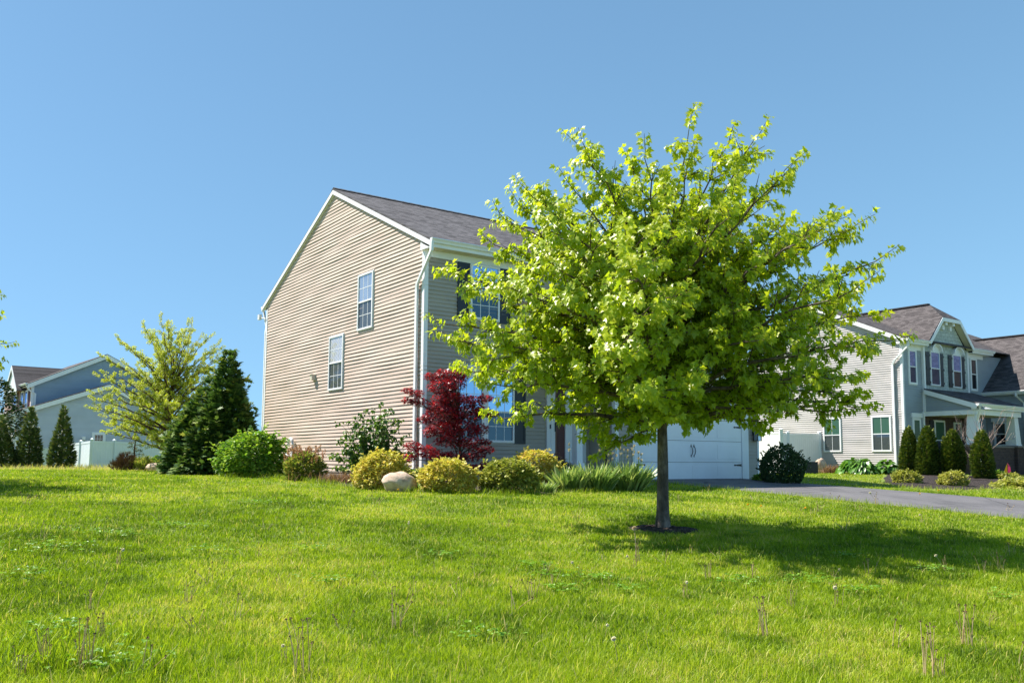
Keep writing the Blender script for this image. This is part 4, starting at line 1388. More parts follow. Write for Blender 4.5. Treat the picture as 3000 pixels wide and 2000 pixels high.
    wt = MB(); wg.box(wt, .05, ws, .76, .86, .0, .07); wg.box(wt, .05, ws, we - .16, we - .02, .0, .04); wt.build('wing_trim', M['white'], root, zoff=zb)
    q = MB(); sl3(q, [(wx0 - wo, .6, we + .02), (wx0 - wo, -ws - .2, we + .02), (wc, -ws - .2, wr), (wc, 4.2, wr)], .06); q.build('wing_roof', M['shingle_brown_y'], root, zoff=zb)
    q = MB(); sl3(q, [(wx1 + wo, .6, we + .02), (wx1 + wo, -ws - .2, we + .02), (wc, -ws - .2, wr), (wc, 4.2, wr)], .06); q.build('wing_roof', M['shingle_brown_y'], root, zoff=zb)
    q = MB(); q.box((wc - .12, -ws - .2, wr - .02), (wc + .12, 4.2, wr + .035)); q.build('ridge_cap', M['ridge'], root, zoff=zb)
    f = MB(); f.box((wx0 - wo - .01, -ws - .2, we - .14), (wx0 - wo + .01, .3, we - .04)); f.box((wx0 - wo, -ws - .2, we - .16), (wx0, .0, we - .141)); f.build('eave_fascia', M['white'], root, zoff=zb)
    gutter(root, (wx0 - wo - .012, .3, we + .0), (wx0 - wo - .012, -ws - .2, we + .0), (-1, 0), zb)
    downspout(root, [(wx0 - wo - .06, -1.62, we - .1), (wx0 - wo - .06, -1.62, we - .25), (wx0 - .07, -1.85, we - .6), (wx0 - .07, -1.85, .9), (wx0 - .12, -1.85, .75), (wx0 - .12, -1.85, -.35)], zb, .045, .035, (0, 1))
    window(root, wg, .38, .98, .9 + .0, 2.05, 'gl_grey', 'gl_dark', zb, cols=1, rows=1, fw=.08)
    hh = MB(); wg.box(hh, .28, 1.08, 2.07, 2.27, .0, .09); hh.build('window_header', M['white'], root, zoff=zb)
    return root


grey_house()


# ================================================================== BLUE-GREY HOUSE (far left)
def left_house():
    ha = math.atan2(.643, .766)
    zb = -.95
    root = empty('suburban_house', (-28.7, 50.0, zb), ha, 'blue grey two storey house with low garage gable on the far left', 'house')
    # local x along the visible gable wall (to the right), y away from the camera
    def wall(mbn, wf, x0, x1, xp, zE, zP, z0, mat, nm):
        lo = lambda z: x0 if z < zE else x0 + (z - zE) * (xp - x0) / (zP - zE)
        hi = lambda z: x1 if z < zE else x1 - (z - zE) * (x1 - xp) / (zP - zE)
        mb = MB(); siding(mb, wf, lo, hi, z0, zP - .05, .1016, .014); mb.build(nm, M[mat], root, zoff=zb)
        c = MB(); c.poly([wf.P(x0, z0, -.02), wf.P(x1, z0, -.02), wf.P(x1, zE, -.02), wf.P(xp, zP, -.02), wf.P(x0, zE, -.02)]); c.build('wall_core', M['foundation'], root, zoff=zb)
    gw = WF((0, 0), (1, 0), (0, -1))
    wall(None, gw, 0, 8.9, 5.04, 2.66, 4.45, -1.2, 'light_blue_grey', 'siding_wall')
    up = WF((0, 1.5), (1, 0), (0, -1))
    wall(None, up, 1.13, 9.3, 5.2, 4.55, 6.42, 2.0, 'blue_grey', 'siding_wall')
    def roof(x0, x1, xp, zE, zP, y0, y1, ov=.3, nm='roof'):
        for (xa, za) in ((x0, zE), (x1, zE)):
            s = 1 if xa == x0 else -1
            m_ = (zP - zE) / (abs(xp - xa))
            xo = xa - s * ov; zo_ = za - m_ * ov
            r = MB(); r.hexa([(xo, y0, zo_), (xp, y0, zP), (xp, y1, zP), (xo, y1, zo_), (xo, y0, zo_ + .06), (xp, y0, zP + .06), (xp, y1, zP + .06), (xo, y1, zo_ + .06)])
            r.build(nm, M['shingle_brown_y'], root, zoff=zb)
            q = MB(); h = .24
            q.hexa([(xo, y0 - .025, zo_ - h), (xp, y0 - .025, zP - h), (xp, y0, zP - h), (xo, y0, zo_ - h), (xo, y0 - .025, zo_ + .02), (xp, y0 - .025, zP + .02), (xp, y0, zP + .02), (xo, y0, zo_ + .02)])
            q.build('rake_board', M['white'], root, zoff=zb)
    roof(0, 8.9, 5.04, 2.66, 4.55, -.22, 9)
    roof(1.13, 9.3, 5.2, 4.55, 6.55, 1.28, 11)
    # garage front (faces left)
    gf = WF((0, 0), (0, 1), (-1, 0))
    mb = MB(); siding(mb, gf, lambda z: 0, lambda z: 8, -1.2, 2.6); mb.build('siding_wall', M['pale_grey'], root, zoff=zb)
    d = MB(); gf.box(d, 1.0, 6.0, -1.2, 1.25, .0, .04); d.build('garage_door', M['white_door'], root, zoff=zb)
    d = MB(); gf.box(d, .8, 1.0, -1.2, 1.45, .0, .06); gf.box(d, 1.0, 6.2, 1.25, 1.45, .0, .06); d.build('door_trim', M['white'], root, zoff=zb)
    d = MB(); gf.box(d, .35, .5, .75, 1.05, .02, .18); d.build('wall_lantern', M['metal_black'], root, zoff=zb)
    c = MB(); c.box((-.03, -.03, -1.2), (.09, .1, 2.6)); c.build('corner_trim', M['white'], root, zoff=zb)
    c = MB(); c.box((1.10, 1.47, 2.3), (1.24, 1.6, 4.5)); c.build('corner_trim', M['white'], root, zoff=zb)
    s = MB(); s.box((-.3, -.2, 2.42), (.0, 9, 2.44)); s.build('soffit', M['soffit'], root, zoff=zb)
    s = MB(); s.box((.83, 1.3, 4.30), (1.13, 8, 4.32)); s.build('soffit', M['soffit'], root, zoff=zb)
    gutter(root, (-.3, -.2, 2.62), (-.3, 9, 2.62), (-1, 0), zb)
    gutter(root, (.83, 1.3, 4.50), (.83, 8, 4.50), (-1, 0), zb)
    downspout(root, [(-.3, .1, 2.45), (-.1, .05, 2.1), (.16, -.06, 1.8), (.16, -.06, -1.1)], zb, .05, .04)
    downspout(root, [(.8, 1.4, 4.35), (1.0, 1.42, 4.05), (1.3, 1.44, 3.9), (1.3, 1.44, 2.6)], zb, .05, .04)
    # upstairs front (brick, faces left) with shuttered windows
    uf = WF((1.13, 1.5), (0, 1), (-1, 0))
    b_ = MB(); uf.box(b_, .12, 8, 2.3, 4.45, -.05, .03); b_.build('brick_front', M['pink_brick'], root, zoff=zb)
    bf = WF((1.10, 1.5), (0, 1), (-1, 0))
    for (a, b2) in ((.75, 1.55), (1.9, 2.7)):
        window(root, bf, a, b2, 2.55, 4.15, 'gl_violet', 'gl_dark', zb, cols=1, rows=1, fw=.08)
    for (a, b2) in ((.38, .68), (1.60, 1.85), (2.76, 3.05)):
        shutter(root, bf, a, b2, 2.5, 4.2, 'shutter_red', zb)
    window(root, bf, 4.0, 4.9, 2.55, 4.15, 'gl_violet', 'gl_dark', zb, cols=1, rows=1, fw=.08)
    shutter(root, bf, 3.6, 3.94, 2.5, 4.2, 'shutter_red', zb); shutter(root, bf, 4.96, 5.3, 2.5, 4.2, 'shutter_red', zb)
    # front cross gable
    r = MB(); yc, hw_, zc = 1.5 + 3.2, 1.9, 5.75
    for sg in (-1, 1):
        ye = yc + sg * hw_; ze = 4.1
        r.hexa([(.55, ye, ze), (5.2, ye, ze), (5.2, yc, zc), (.55, yc, zc), (.55, ye, ze + .06), (5.2, ye, ze + .06), (5.2, yc, zc + .06), (.55, yc, zc + .06)])
    r.build('cross_roof', M['shingle_brown_y'], root, zoff=zb)
    q = MB(); q.poly([(.62, yc - hw_ + .1, 4.12), (.62, yc + hw_ - .1, 4.12), (.62, yc, zc - .03)])
    for sg in (-1, 1):
        ye = yc + sg * hw_
        q.hexa([(.52, ye, 3.92), (.55, ye, 3.92), (.55, yc, zc - .18), (.52, yc, zc - .18), (.52, ye, 4.14), (.55, ye, 4.14), (.55, yc, zc + .04), (.52, yc, zc + .04)])
    q.build('gable_trim', M['white'], root, zoff=zb)
    # small window in the garage wall
    window(root, gw, 4.22, 4.98, .52, 1.62, 'gl_dark', 'gl_dark', zb, cols=3, rows=2, fw=.15, mid=.98)
    wall_fixture(root, gw, 3.75, 1.25, zb, 'white', 'wall_light')
    return root


left_house()


# ================================================================== FENCES
def vinyl_fence(name, pts, H, label, zs=None, mat='white', post_every=True, group=None):
    """Solid privacy fence between posts at pts (x, y, ztop)."""
    p0 = pts[0]
    base = float(ground(p0[0], p0[1]))
    root = empty(name, (p0[0], p0[1], base), 0, label, 'fence', group)
    def L_(p): return (p[0] - p0[0], p[1] - p0[1], p[2] - base)
    for p in pts:
        q = L_(p); m_ = MB()
        m_.box((q[0] - .065, q[1] - .065, q[2] - H - .3), (q[0] + .065, q[1] + .065, q[2] + .05))
        m_.box((q[0] - .08, q[1] - .08, q[2] + .05), (q[0] + .08, q[1] + .08, q[2] + .075))
        m_.hexa([(q[0] - .07, q[1] - .07, q[2] + .075), (q[0] + .07, q[1] - .07, q[2] + .075), (q[0] + .07, q[1] + .07, q[2] + .075), (q[0] - .07, q[1] + .07, q[2] + .075)] +
                [(q[0] - .01, q[1] - .01, q[2] + .12), (q[0] + .01, q[1] - .01, q[2] + .12), (q[0] + .01, q[1] + .01, q[2] + .10), (q[0] - .01, q[1] + .01, q[2] + .10)])
        m_.build('post', M[mat], root)
    for a, b in zip(pts[:-1], pts[1:]):
        a = np.array(L_(a)); b = np.array(L_(b))
        d = (b - a)[:2]; ln = np.linalg.norm(d); d = d / ln; nn = np.array([-d[1], d[0]])
        nb = max(3, int((ln - .13) / .15))
        m_ = MB()
        def bx(f0, f1, z0, z1, th):
            pa = a[:2] + d * f0; pb = a[:2] + d * f1
            za = a[2] + (b[2] - a[2]) * f0 / ln; zb_ = a[2] + (b[2] - a[2]) * f1 / ln
            A = [(*(pa - nn * th), za + z0), (*(pb - nn * th), zb_ + z0), (*(pb + nn * th), zb_ + z0), (*(pa + nn * th), za + z0)]
            B = [(*(pa - nn * th), za + z1), (*(pb - nn * th), zb_ + z1), (*(pb + nn * th), zb_ + z1), (*(pa + nn * th), za + z1)]
            m_.hexa(A + B)
        w_ = (ln - .13) / nb
        for k in range(nb):
            bx(.065 + k * w_ + .004, .065 + (k + 1) * w_ - .004, -H + .12, -.10, .012)
        bx(.065, ln - .065, -.11, -.0, .025); bx(.065, ln - .065, -H + .02, -H + .14, .025)
        m_.build('panel', M[mat], root)
    return root


def topz(px, py, Y): return at(px, py, Y)
fl = [at(205, 1300, 48.0), at(238, 1295, 45.2), at(270, 1290, 42.4), at(335, 1292.5, 43.8), at(402, 1296, 45.3), at(474, 1299, 46.8), at(560, 1302, 48.5)]
vinyl_fence('privacy_fence', fl, 1.75, 'tall white vinyl privacy fence in front of the blue grey house', mat='fence_left_shaded')
fl2 = [at(-30, 1313, 47.5), at(40, 1313, 47.5), at(110, 1312.5, 47.5), at(180, 1312, 47.6)]
vinyl_fence('privacy_fence', fl2, 1.5, 'lower white fence seen between the small conifers at the left edge', mat='fence_left_shaded')


def neigh(t, s, z=0.0): return loc3(C2, t, s, z)
tz = 1.38
fr_pts = [neigh(-.02, -4.3, tz + .06), neigh(-2.46, -4.3, tz), neigh(-3.76, -4.35, tz - .0), neigh(-4.9, -4.4, tz - .0), neigh(-5.2, -2.6, tz)]
vinyl_fence('privacy_fence', fr_pts, 1.83, 'white vinyl fence panels joined to the pale grey house wall', mat='white')


# ================================================================== PLANTS BY THE BEIGE HOUSE
def B(px, Y):
    return gpY(px, Y)


def shift(b, **k):
    return b


# big dark cedar at the left corner of the house
bc = B(625, 24.3)
t = empty('cedar_tree', tuple(bc), 0, 'large dark green cedar, bushy and pointed, left of the beige house', 'tree')
parts_P = []; parts_D = []; parts_T = []
for (dx, dy, h, r_, n_, sd_) in ((.32, 0, 3.45, .78, 5200, 3), (-.15, .05, 2.75, .75, 2400, 14), (-.55, -.15, 2.0, .70, 3000, 4), (.62, -.25, 2.5, .62, 2200, 5), (.15, -.45, 2.35, .62, 2000, 15), (-.1, -.5, 1.5, .8, 2000, 6), (.95, -.1, 1.6, .42, 1200, 16), (-.9, .0, 1.35, .42, 1100, 17)):
    P, D, q, z = blob(n_, h, r_, CONE, sd_, .75, .5)
    parts_P.append(P + [dx, dy, 0]); parts_D.append(D * [1, 1, .6] + [0, 0, .45])
    r = np.random.default_rng(sd_)
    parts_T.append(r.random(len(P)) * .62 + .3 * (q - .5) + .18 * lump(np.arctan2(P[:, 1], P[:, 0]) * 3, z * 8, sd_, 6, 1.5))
P = np.concatenate(parts_P); D = np.concatenate(parts_D); T = np.concatenate(parts_T)
r = np.random.default_rng(66); SP = []; SD = []
for i in range(330):
    k0 = r.integers(0, len(P)); o_ = norm(D[k0] * [1, 1, .4] + [0, 0, .35]); ln = r.uniform(.12, .34)
    for j in range(8):
        SP.append(P[k0] + o_ * ln * (j + 1) / 8 + r.normal(0, .012, 3)); SD.append(o_ + r.normal(0, .5, 3))
P = np.concatenate([P, SP]); D = np.concatenate([D, SD]); T = np.concatenate([T, r.uniform(.25, 1, len(SP))])
scatter('foliage', P, D, rng.uniform(.13, .27, len(P)), 'spray', M['cedar'], t, T)
tubes_from([([(.3, 0, -.1), (.3, 0, 1.4), (.32, 0, 3.3)], [.09, .05, .008]), ([(-.3, -.1, -.1), (-.35, -.1, 2.2)], [.05, .01])], 'trunk', M['twig'], t)

shrub('round_shrub', B(748, 21.6), 1.12, .80, DOME, 5200, 'oval', .085, 'bright_shrub', 'round bright green leafy shrub between the dark cedar and the vent pipes', 'shrub', 11, .28, .5, 'out', stems=12, wid=1.4)

# weedy clump with rusty plumes
b = gp(892, 1408); t = empty('astilbe_clump', tuple(b), 0, 'loose green clump with rusty brown plumes beside the vent pipes', 'plant')
P, D, q, z = blob(2600, .62, .46, DOME, 21, .35, .6)
scatter('foliage', P, D * [.6, .6, .4] + [0, 0, .4], rng.uniform(.05, .10, len(P)), 'oval', M['weed_leaf'], t, rng.random(len(P)))
pl = []; pp = []; pd = []
for i in range(80):
    a = rng.random() * 6.28; rr = .42 * rng.random() ** .5; h = rng.uniform(.5, .82)
    tip = np.array([rr * 1.1 * math.cos(a), rr * 1.1 * math.sin(a), h])
    pl.append(([(rr * .4 * math.cos(a), rr * .4 * math.sin(a), 0), tuple(tip)], [.004, .002]))
    for j in range(26):
        f = rng.random()
        pp.append(tip + [0, 0, -.14 * f]); pd.append(rng.normal(0, 1, 3) + [0, 0, .6])
tubes_from(pl, 'stem', M['dry_brown'], t, 4)
scatter('plume', np.array(pp), np.array(pd), rng.uniform(.02, .05, len(pp)), 'oval', M['plume'], t)

# leggy viburnum against the gable wall
b = B(1092, 20.6); t = empty('leggy_shrub', tuple(b), 0, 'open leggy shrub with broad green leaves against the beige gable wall', 'shrub')
paths = []; lp = []; ld = []; lt = []
r = np.random.default_rng(31)
tips = [(-.95, .62), (-.80, .95), (-.55, 1.30), (-.42, 1.46), (-.22, 1.55), (-.05, 1.62), (.08, 1.72), (.18, 1.55), (.35, 1.60), (.50, 1.42), (.66, 1.35), (.78, 1.05), (.90, .75), (-.3, 1.05), (0, 1.25), (.3, 1.2), (.5, .95), (-.6, .7), (.7, .5), (-.9, .35), (-.15, .8), (.2, .85), (-.7, 1.05), (-.4, .55), (.4, .6), (.05, .5), (-.2, .35), (.6, .3), (-.5, .3), (-.35, 1.3), (.25, 1.4)]
for k in range(2):
    for (tx, tz_) in tips:
        tx_ = tx + r.normal(0, .07); ty = r.normal(0, .34); tz2 = tz_ + r.normal(0, .05)
        n_ = 8; pts = []
        for i in range(n_ + 1):
            f = i / n_
            pts.append(np.array([tx_ * f ** 1.3 * .9 + .1 * f * tx_ + r.normal(0, .012), ty * f + r.normal(0, .012), tz2 * f]))
        paths.append((pts, [.011 * (1 - .75 * i / n_) for i in range(n_ + 1)]))
        m_ = 9 if tz_ < .9 else 6
        for i in range(m_ + 3):
            f = 1 - (i / (m_ + 3)) * .62
            w = pts[min(n_, int(f * n_))] + r.normal(0, .03, 3)
            for j in range(5):
                a = r.random() * 6.28
                lp.append(w + r.normal(0, .03, 3)); ld.append([math.cos(a) * .8, math.sin(a) * .8, -.55 + r.normal(0, .3)]); lt.append(r.random() * .8 + .2 * f)
tubes_from(paths, 'stem', M['grey_stem'], t, 5)
scatter('foliage', np.array(lp), np.array(ld), r.uniform(.06, .115, len(lp)), 'broad', M['viburnum'], t, np.array(lt))


def pad_tree(name, base, label, cat, Y, pads, leafkind, size, mat, trunk, count, seed, bark='twig', dirz=-.25, tintk=.3, trunk_r=.035, shell=.75):
    """Tree whose foliage hangs in layered pads; pads given as (x, z, rx, rz, depth) relative to the base."""
    t = empty(name, tuple(base), 0, label, cat)
    r = np.random.default_rng(seed)
    paths = []; PP = []; DD = []; TT = []
    for (x, z, rx, rz, dy) in pads:
        n_ = int(count * rx * max(rz, .12) / .06)
        u = r.normal(0, 1, (n_, 3)); u = norm(u) * (r.random((n_, 1)) ** (1 - shell))
        P = u * [rx, rx * .85, rz] + [x, dy, z]
        PP.append(P); DD.append(np.stack([u[:, 0], u[:, 1], np.full(n_, dirz)], 1) + r.normal(0, .4, (n_, 3)))
        TT.append(r.random(n_) * .75 + tintk * (u[:, 2] * .5 + .3))
        c = np.array([x, dy, z])
        k = min(.8, max(.12, (z - .25) / max(z, .3)))
        s_ = np.array([trunk[0] * k, trunk[1] * k, max(.1, z * k * .85)])
        mid = s_ * .45 + c * .55 + [0, 0, .06]
        paths.append(([s_, mid, c - [0, 0, rz * .3]], [trunk_r * .55, trunk_r * .35, .006]))
        for j in range(9):
            e = c + norm(r.normal(0, 1, 3)) * [rx, rx * .8, rz] * .85
            paths.append(([c - [0, 0, rz * .3], (c + e) / 2 + [0, 0, .02], e], [.007, .005, .002]))
    top = max(p[1] for p in pads)
    tr = [([(0, 0, -.05), (trunk[0] * .3, trunk[1] * .3, top * .3), (trunk[0], trunk[1], top * .8)], [trunk_r * 1.2, trunk_r, trunk_r * .4])]
    tubes_from(tr, 'trunk', M[bark], t, 8)
    tubes_from(paths, 'branch', M[bark], t, 5)
    P = np.concatenate(PP)
    scatter('crown', P, np.concatenate(DD), size * r.uniform(.6, 1.15, len(P)), leafkind, M[mat], t, np.concatenate(TT))
    print(name, len(P))
    return t


Yj = 20.1
bj = B(1352, Yj)
k = Yj / F
def jp(px, py, rx, rz, dy=0.0):
    return ((px - 1352) * k, (1400 - py) * k, rx * k, rz * k, dy)
pads = [jp(1262, 1088, 24, 14), jp(1300, 1082, 32, 20, .1), jp(1340, 1076, 20, 14), jp(1290, 1118, 42, 22, -.1), jp(1330, 1108, 32, 22), jp(1350, 1085, 22, 15, .1),
        jp(1310, 1150, 52, 24, .1), jp(1280, 1180, 36, 18, -.2), jp(1340, 1160, 52, 26), jp(1385, 1158, 34, 20, .15), jp(1420, 1150, 22, 12), jp(1300, 1200, 62, 24, -.1), jp(1360, 1195, 55, 26, .1),
        jp(1410, 1190, 34, 18), jp(1440, 1195, 20, 10, -.1), jp(1300, 1238, 55, 22, .1), jp(1350, 1240, 55, 26, -.15), jp(1400, 1240, 32, 20), jp(1260, 1250, 24, 16, .1), jp(1320, 1275, 50, 20),
        jp(1375, 1280, 36, 22, .1), jp(1195, 1132, 16, 10, -.3), jp(1220, 1140, 24, 12, -.25), jp(1228, 1165, 26, 14, -.3), jp(1200, 1160, 18, 8, -.35), jp(1245, 1215, 22, 12, -.1),
        jp(1215, 1292, 26, 16, -.35), jp(1250, 1305, 34, 18, -.3), jp(1200, 1325, 26, 12, -.4), jp(1285, 1318, 38, 18, -.2), jp(1330, 1325, 42, 22), jp(1385, 1318, 36, 18, .1), jp(1420, 1300, 26, 12, .2), jp(1425, 1345, 22, 9, .1), jp(1300, 1350, 34, 12, -.1),
        jp(1350, 1355, 34, 16, .1), jp(1395, 1355, 26, 14), jp(1420, 1278, 18, 10)]
pad_tree('japanese_maple', bj, 'small dark red Japanese maple at the front corner of the beige house', 'tree', Yj, pads, 'star', .085, 'red_leaf', (-.12, .05), 440, 41)

# golden spireas
shrub('golden_shrub', gp(1117, 1430), .72, .55, DOME, 5200, 'oval', .062, 'golden', 'golden yellow mound of leaves just left of and behind the tan boulder', 'shrub', 51, .14, .4, wid=1.3, group='golden shrubs along the planting bed')
shrub('golden_shrub', gp(1312, 1440), .64, .54, DOME, 5200, 'oval', .06, 'golden', 'golden mound below the dark red Japanese maple', 'shrub', 52, .14, .4, wid=1.3, group='golden shrubs along the planting bed')
shrub('golden_shrub', gp(1487, 1442), .66, .56, DOME, 5200, 'oval', .06, 'golden_shade', 'darker greenish gold mound right of the Japanese maple', 'shrub', 53, .16, .4, wid=1.3, group='golden shrubs along the planting bed', tint_bias=-.15)
b = gp(1568, 1425)
shrub('golden_shrub', b, .80, .62, DOME, 6000, 'oval', .062, 'golden', 'largest golden shrub with orange tips, left of the dusky flowered plant', 'shrub', 54, .18, .4, wid=1.3, group='golden shrubs along the planting bed', tint_bias=.05)

# boulder
def rock(name, base, sx, sy, sz, label, cat, seed, mat='stone'):
    import bmesh
    bm_ = bmesh.new()
    bmesh.ops.create_icosphere(bm_, subdivisions=4, radius=1)
    r = np.random.default_rng(seed)
    pl_ = [(norm(r.normal(0, 1, 3)), r.uniform(.62, .9)) for _ in range(9)]
    for v in bm_.verts:
        p = np.array(v.co)
        for n_, d_ in pl_:
            e = p @ n_ - d_
            if e > 0: p = p - n_ * e * .85
        p *= 1 + .03 * math.sin(p[0] * 7 + p[1] * 5) + .02 * math.sin(p[2] * 13 + p[0] * 9)
        v.co = (p[0] * sx, p[1] * sy, (p[2] + .55) * sz)
    me = bpy.data.meshes.new(name)
    bm_.to_mesh(me); bm_.free()
    for p in me.polygons: p.use_smooth = True
    me.materials.append(M[mat])
    return tag(link(me, name, None, tuple(base)), label, cat)


rock('boulder', gp(1167, 1440), .36, .27, .25, 'tan boulder lying in front of the golden shrubs', 'boulder', 8)


def hosta(base, R, H, n_, size, mat, label, seed, cat='plant'):
    t = empty('hosta', tuple(base), 0, label, cat)
    r = np.random.default_rng(seed)
    P = []; D = []; S = []; pt = []
    for i in range(n_):
        a = r.random() * 6.28; k_ = r.random() ** .6
        rr = R * k_ * .72; h = H * (1 - .75 * k_ ** 1.5) * r.uniform(.85, 1.05)
        p = np.array([rr * math.cos(a), rr * math.sin(a), h])
        P.append(p); D.append([math.cos(a), math.sin(a), .25 - .9 * k_]); S.append(size * r.uniform(.75, 1.2))
        pt.append(([(p[0] * .15, p[1] * .15, 0), tuple(p * [.6, .6, .75]), tuple(p)], [.006, .005, .004]))
    tubes_from(pt, 'stem', M[mat], t, 4)
    scatter('foliage', np.array(P), np.array(D), np.array(S), 'broad', M[mat], t, r.random(n_))
    return t


hosta(gp(1232, 1430), .42, .36, 46, .24, 'hosta_lime', 'lime green hosta between the boulder and the next golden mound', 61)
hosta(B(2512, 36.2), .95, .62, 150, .34, 'hosta_green', 'wide green hosta under the windows of the grey house', 62)
hosta(B(2598, 36.6), .62, .55, 90, .32, 'hosta_green', 'smaller green hosta by the corner of the grey house', 63)

# dusky plant by the door
b = B(1640, 20.6); t = empty('flowering_perennial', tuple(b), 0, 'dusky dark green perennial with dried flower heads in front of the maroon door', 'plant')
P, D, q, z = blob(1500, .50, .42, DOME, 71, .3, .6)
scatter('foliage', P, D, rng.uniform(.07, .12, len(P)), 'oval', M['dusky'], t, rng.random(len(P)) * .8)
pp = []; pd = []; st = []
for (x, z_) in ((-.28, .72), (-.2, .62), (-.1, .74), (0, .66), (-.34, .58), (.12, .6), (.22, .52), (-.15, .55), (.3, .46)):
    st.append(([(x * .3, 0, 0), (x, .02, z_)], [.005, .003]))
    for j in range(60):
        pp.append([x + rng.normal(0, .035), rng.normal(0, .035), z_ - abs(rng.normal(0, .04))]); pd.append(rng.normal(0, 1, 3))
tubes_from(st, 'stem', M['grey_stem'], t, 4)
scatter('flower_head', np.array(pp), np.array(pd), rng.uniform(.015, .035, len(pp)), 'oval', M['dry_brown'], t)


# iris clumps
def iris(base, R, H, n_, seed, label, buds, group='iris clumps along the front bed'):
    t = empty('iris_clump', tuple(base), 0, label, 'plant', group)
    r = np.random.default_rng(seed)
    a = r.random(n_) * 6.28; k_ = r.random(n_) ** .6
    P = np.stack([R * .62 * k_ * np.cos(a), R * .5 * k_ * np.sin(a), np.zeros(n_)], 1)
    D = np.stack([np.cos(a) * k_ * .5, np.sin(a) * k_ * .5, np.ones(n_)], 1) + r.normal(0, .14, (n_, 3))
    up = np.stack([-np.cos(a), -np.sin(a), np.full(n_, .1)], 1) + r.normal(0, .6, (n_, 3))
    scatter('foliage', P, D, H * r.uniform(.6, 1.15, n_), 'blade', M['iris_leaf'], t, r.random(n_), up)
    st = []; pp = []; pd = []
    for (x, z_) in buds:
        y = r.normal(0, .1); x0 = x * .8
        st.append(([(x0, y, 0), ((x0 + x) / 2 + .01, y, z_ * .55), (x, y, z_)], [.006, .005, .004]))
        for j in range(2):
            zz = z_ - j * .13
            for q in range(9):
                pp.append([x + r.normal(0, .008), y + r.normal(0, .008), zz - .02]); pd.append([r.normal(0, .22), r.normal(0, .22), 1])
    if st:
        tubes_from(st, 'stem', M['iris_leaf'], t, 5)
        scatter('bud', np.array(pp), np.array(pd), .075, 'oval', M['iris_bud'], t, wid=.5)
    return t


iris(gp(1668, 1436), .52, .52, 330, 81, 'iris clump on the left, in front of the dusky perennial', [(-.0, .98)])
iris(gp(1745, 1437), .50, .58, 330, 82, 'middle iris clump at the foot of the black lamp post', [(.1, .98), (.28, .75)])
iris(gp(1835, 1436), .56, .62, 430, 83, 'right iris clump with tall pale buds beside the garage door', [(-.36, 1.02), (-.26, 1.08), (-.22, .88), (-.12, .92), (-.05, 1.0), (.03, .86), (.12, .9), (.18, .97), (.26, .82), (-.3, .8), (.33, .78)])
# low plain grassy tuft in front of the golden shrubs
t = iris(gp(1590, 1440), .42, .24, 260, 84, 'low pale grass tuft between the golden shrubs and the irises', [], None)
t.name = 'grass_tuft'

# lamp post
b = B(1776, 19.2)
t = empty('lamp_post', tuple(b), 0, 'black lamp post with glass lantern rising from the irises', 'lamp post')
p = MB(); zt = float(at(1776, 1254, 19.2)[2] - b[2])
p.tube([(0, 0, -.1), (0, 0, zt)], [.038, .036], 12); p.tube([(0, 0, zt - .03), (0, 0, zt), (0, 0, zt + .02)], [.045, .055, .05], 12); p.build('post', M['metal_black'], t, smooth=False)
ln = MB()
for i in (-1, 1):
    for j in (-1, 1):
        ln.hexa([(i * .075 - .006, j * .075 - .006, zt + .02), (i * .075 + .006, j * .075 - .006, zt + .02), (i * .075 + .006, j * .075 + .006, zt + .02), (i * .075 - .006, j * .075 + .006, zt + .02),
                 (i * .10 - .006, j * .10 - .006, zt + .27), (i * .10 + .006, j * .10 - .006, zt + .27), (i * .10 + .006, j * .10 + .006, zt + .27), (i * .10 - .006, j * .10 + .006, zt + .27)])
ln.box((-.085, -.085, zt + .0), (.085, .085, zt + .02))
ln.hexa([(-.12, -.12, zt + .27), (.12, -.12, zt + .27), (.12, .12, zt + .27), (-.12, .12, zt + .27), (-.03, -.03, zt + .36), (.03, -.03, zt + .36), (.03, .03, zt + .36), (-.03, .03, zt + .36)])
ln.tube([(0, 0, zt + .36), (0, 0, zt + .42)], [.015, .008], 6)
lo = ln.build('lantern', M['metal_black'], t)
g = MB(); g.hexa([(-.07, -.07, zt + .02), (.07, -.07, zt + .02), (.07, .07, zt + .02), (-.07, .07, zt + .02), (-.094, -.094, zt + .268), (.094, -.094, zt + .268), (.094, .094, zt + .268), (-.094, .094, zt + .268)])
g.build('lantern_glass', M['lantern_glass'], lo)

# dark round boxwood right of the garage
bb = B(2290, 24.8)
shrub('round_boxwood', bb, 1.05, .62, DOME, 6500, 'oval', .058, 'boxwood', 'dark round clipped bush right of the white garage door', 'shrub', 91, .12, .35, 'up', stems=8, wid=1.1)

# dry brown perennials along the gable foundation
b = gp(1015, 1415); t = empty('dry_perennial', tuple(b), 0, 'low dry brown stems at the foundation left of the golden shrub', 'plant')
n_ = 700; P = np.stack([rng.normal(0, .42, n_), rng.normal(0, .12, n_), np.zeros(n_)], 1)
D = rng.normal(0, .35, (n_, 3)) + [0, 0, 1]
scatter('stem', P, D, rng.uniform(.12, .32, n_), 'blade', M['dry_brown'], t, wid=.5)
# small pink flowers by the corner
b = B(1256, 20.9); t = empty('pink_flower', tuple(b), 0, 'tiny pink bloom between the hosta and the golden mound by the house corner', 'flower')
st = MB(); st.tube([(0, 0, 0), (.02, 0, .34)], [.006, .004], 5); st.build('stem', M['hosta_green'], t)
P, D, q, z = blob(120, .3, .12, DOME, 5, .2, .8); scatter('foliage', P, D, .05, 'oval', M['hosta_green'], t)
P = rng.normal(0, .018, (60, 3)) + [.02, 0, .36]; scatter('flower_head', P, rng.normal(0, 1, (60, 3)), .03, 'oval', M['pink'], t)


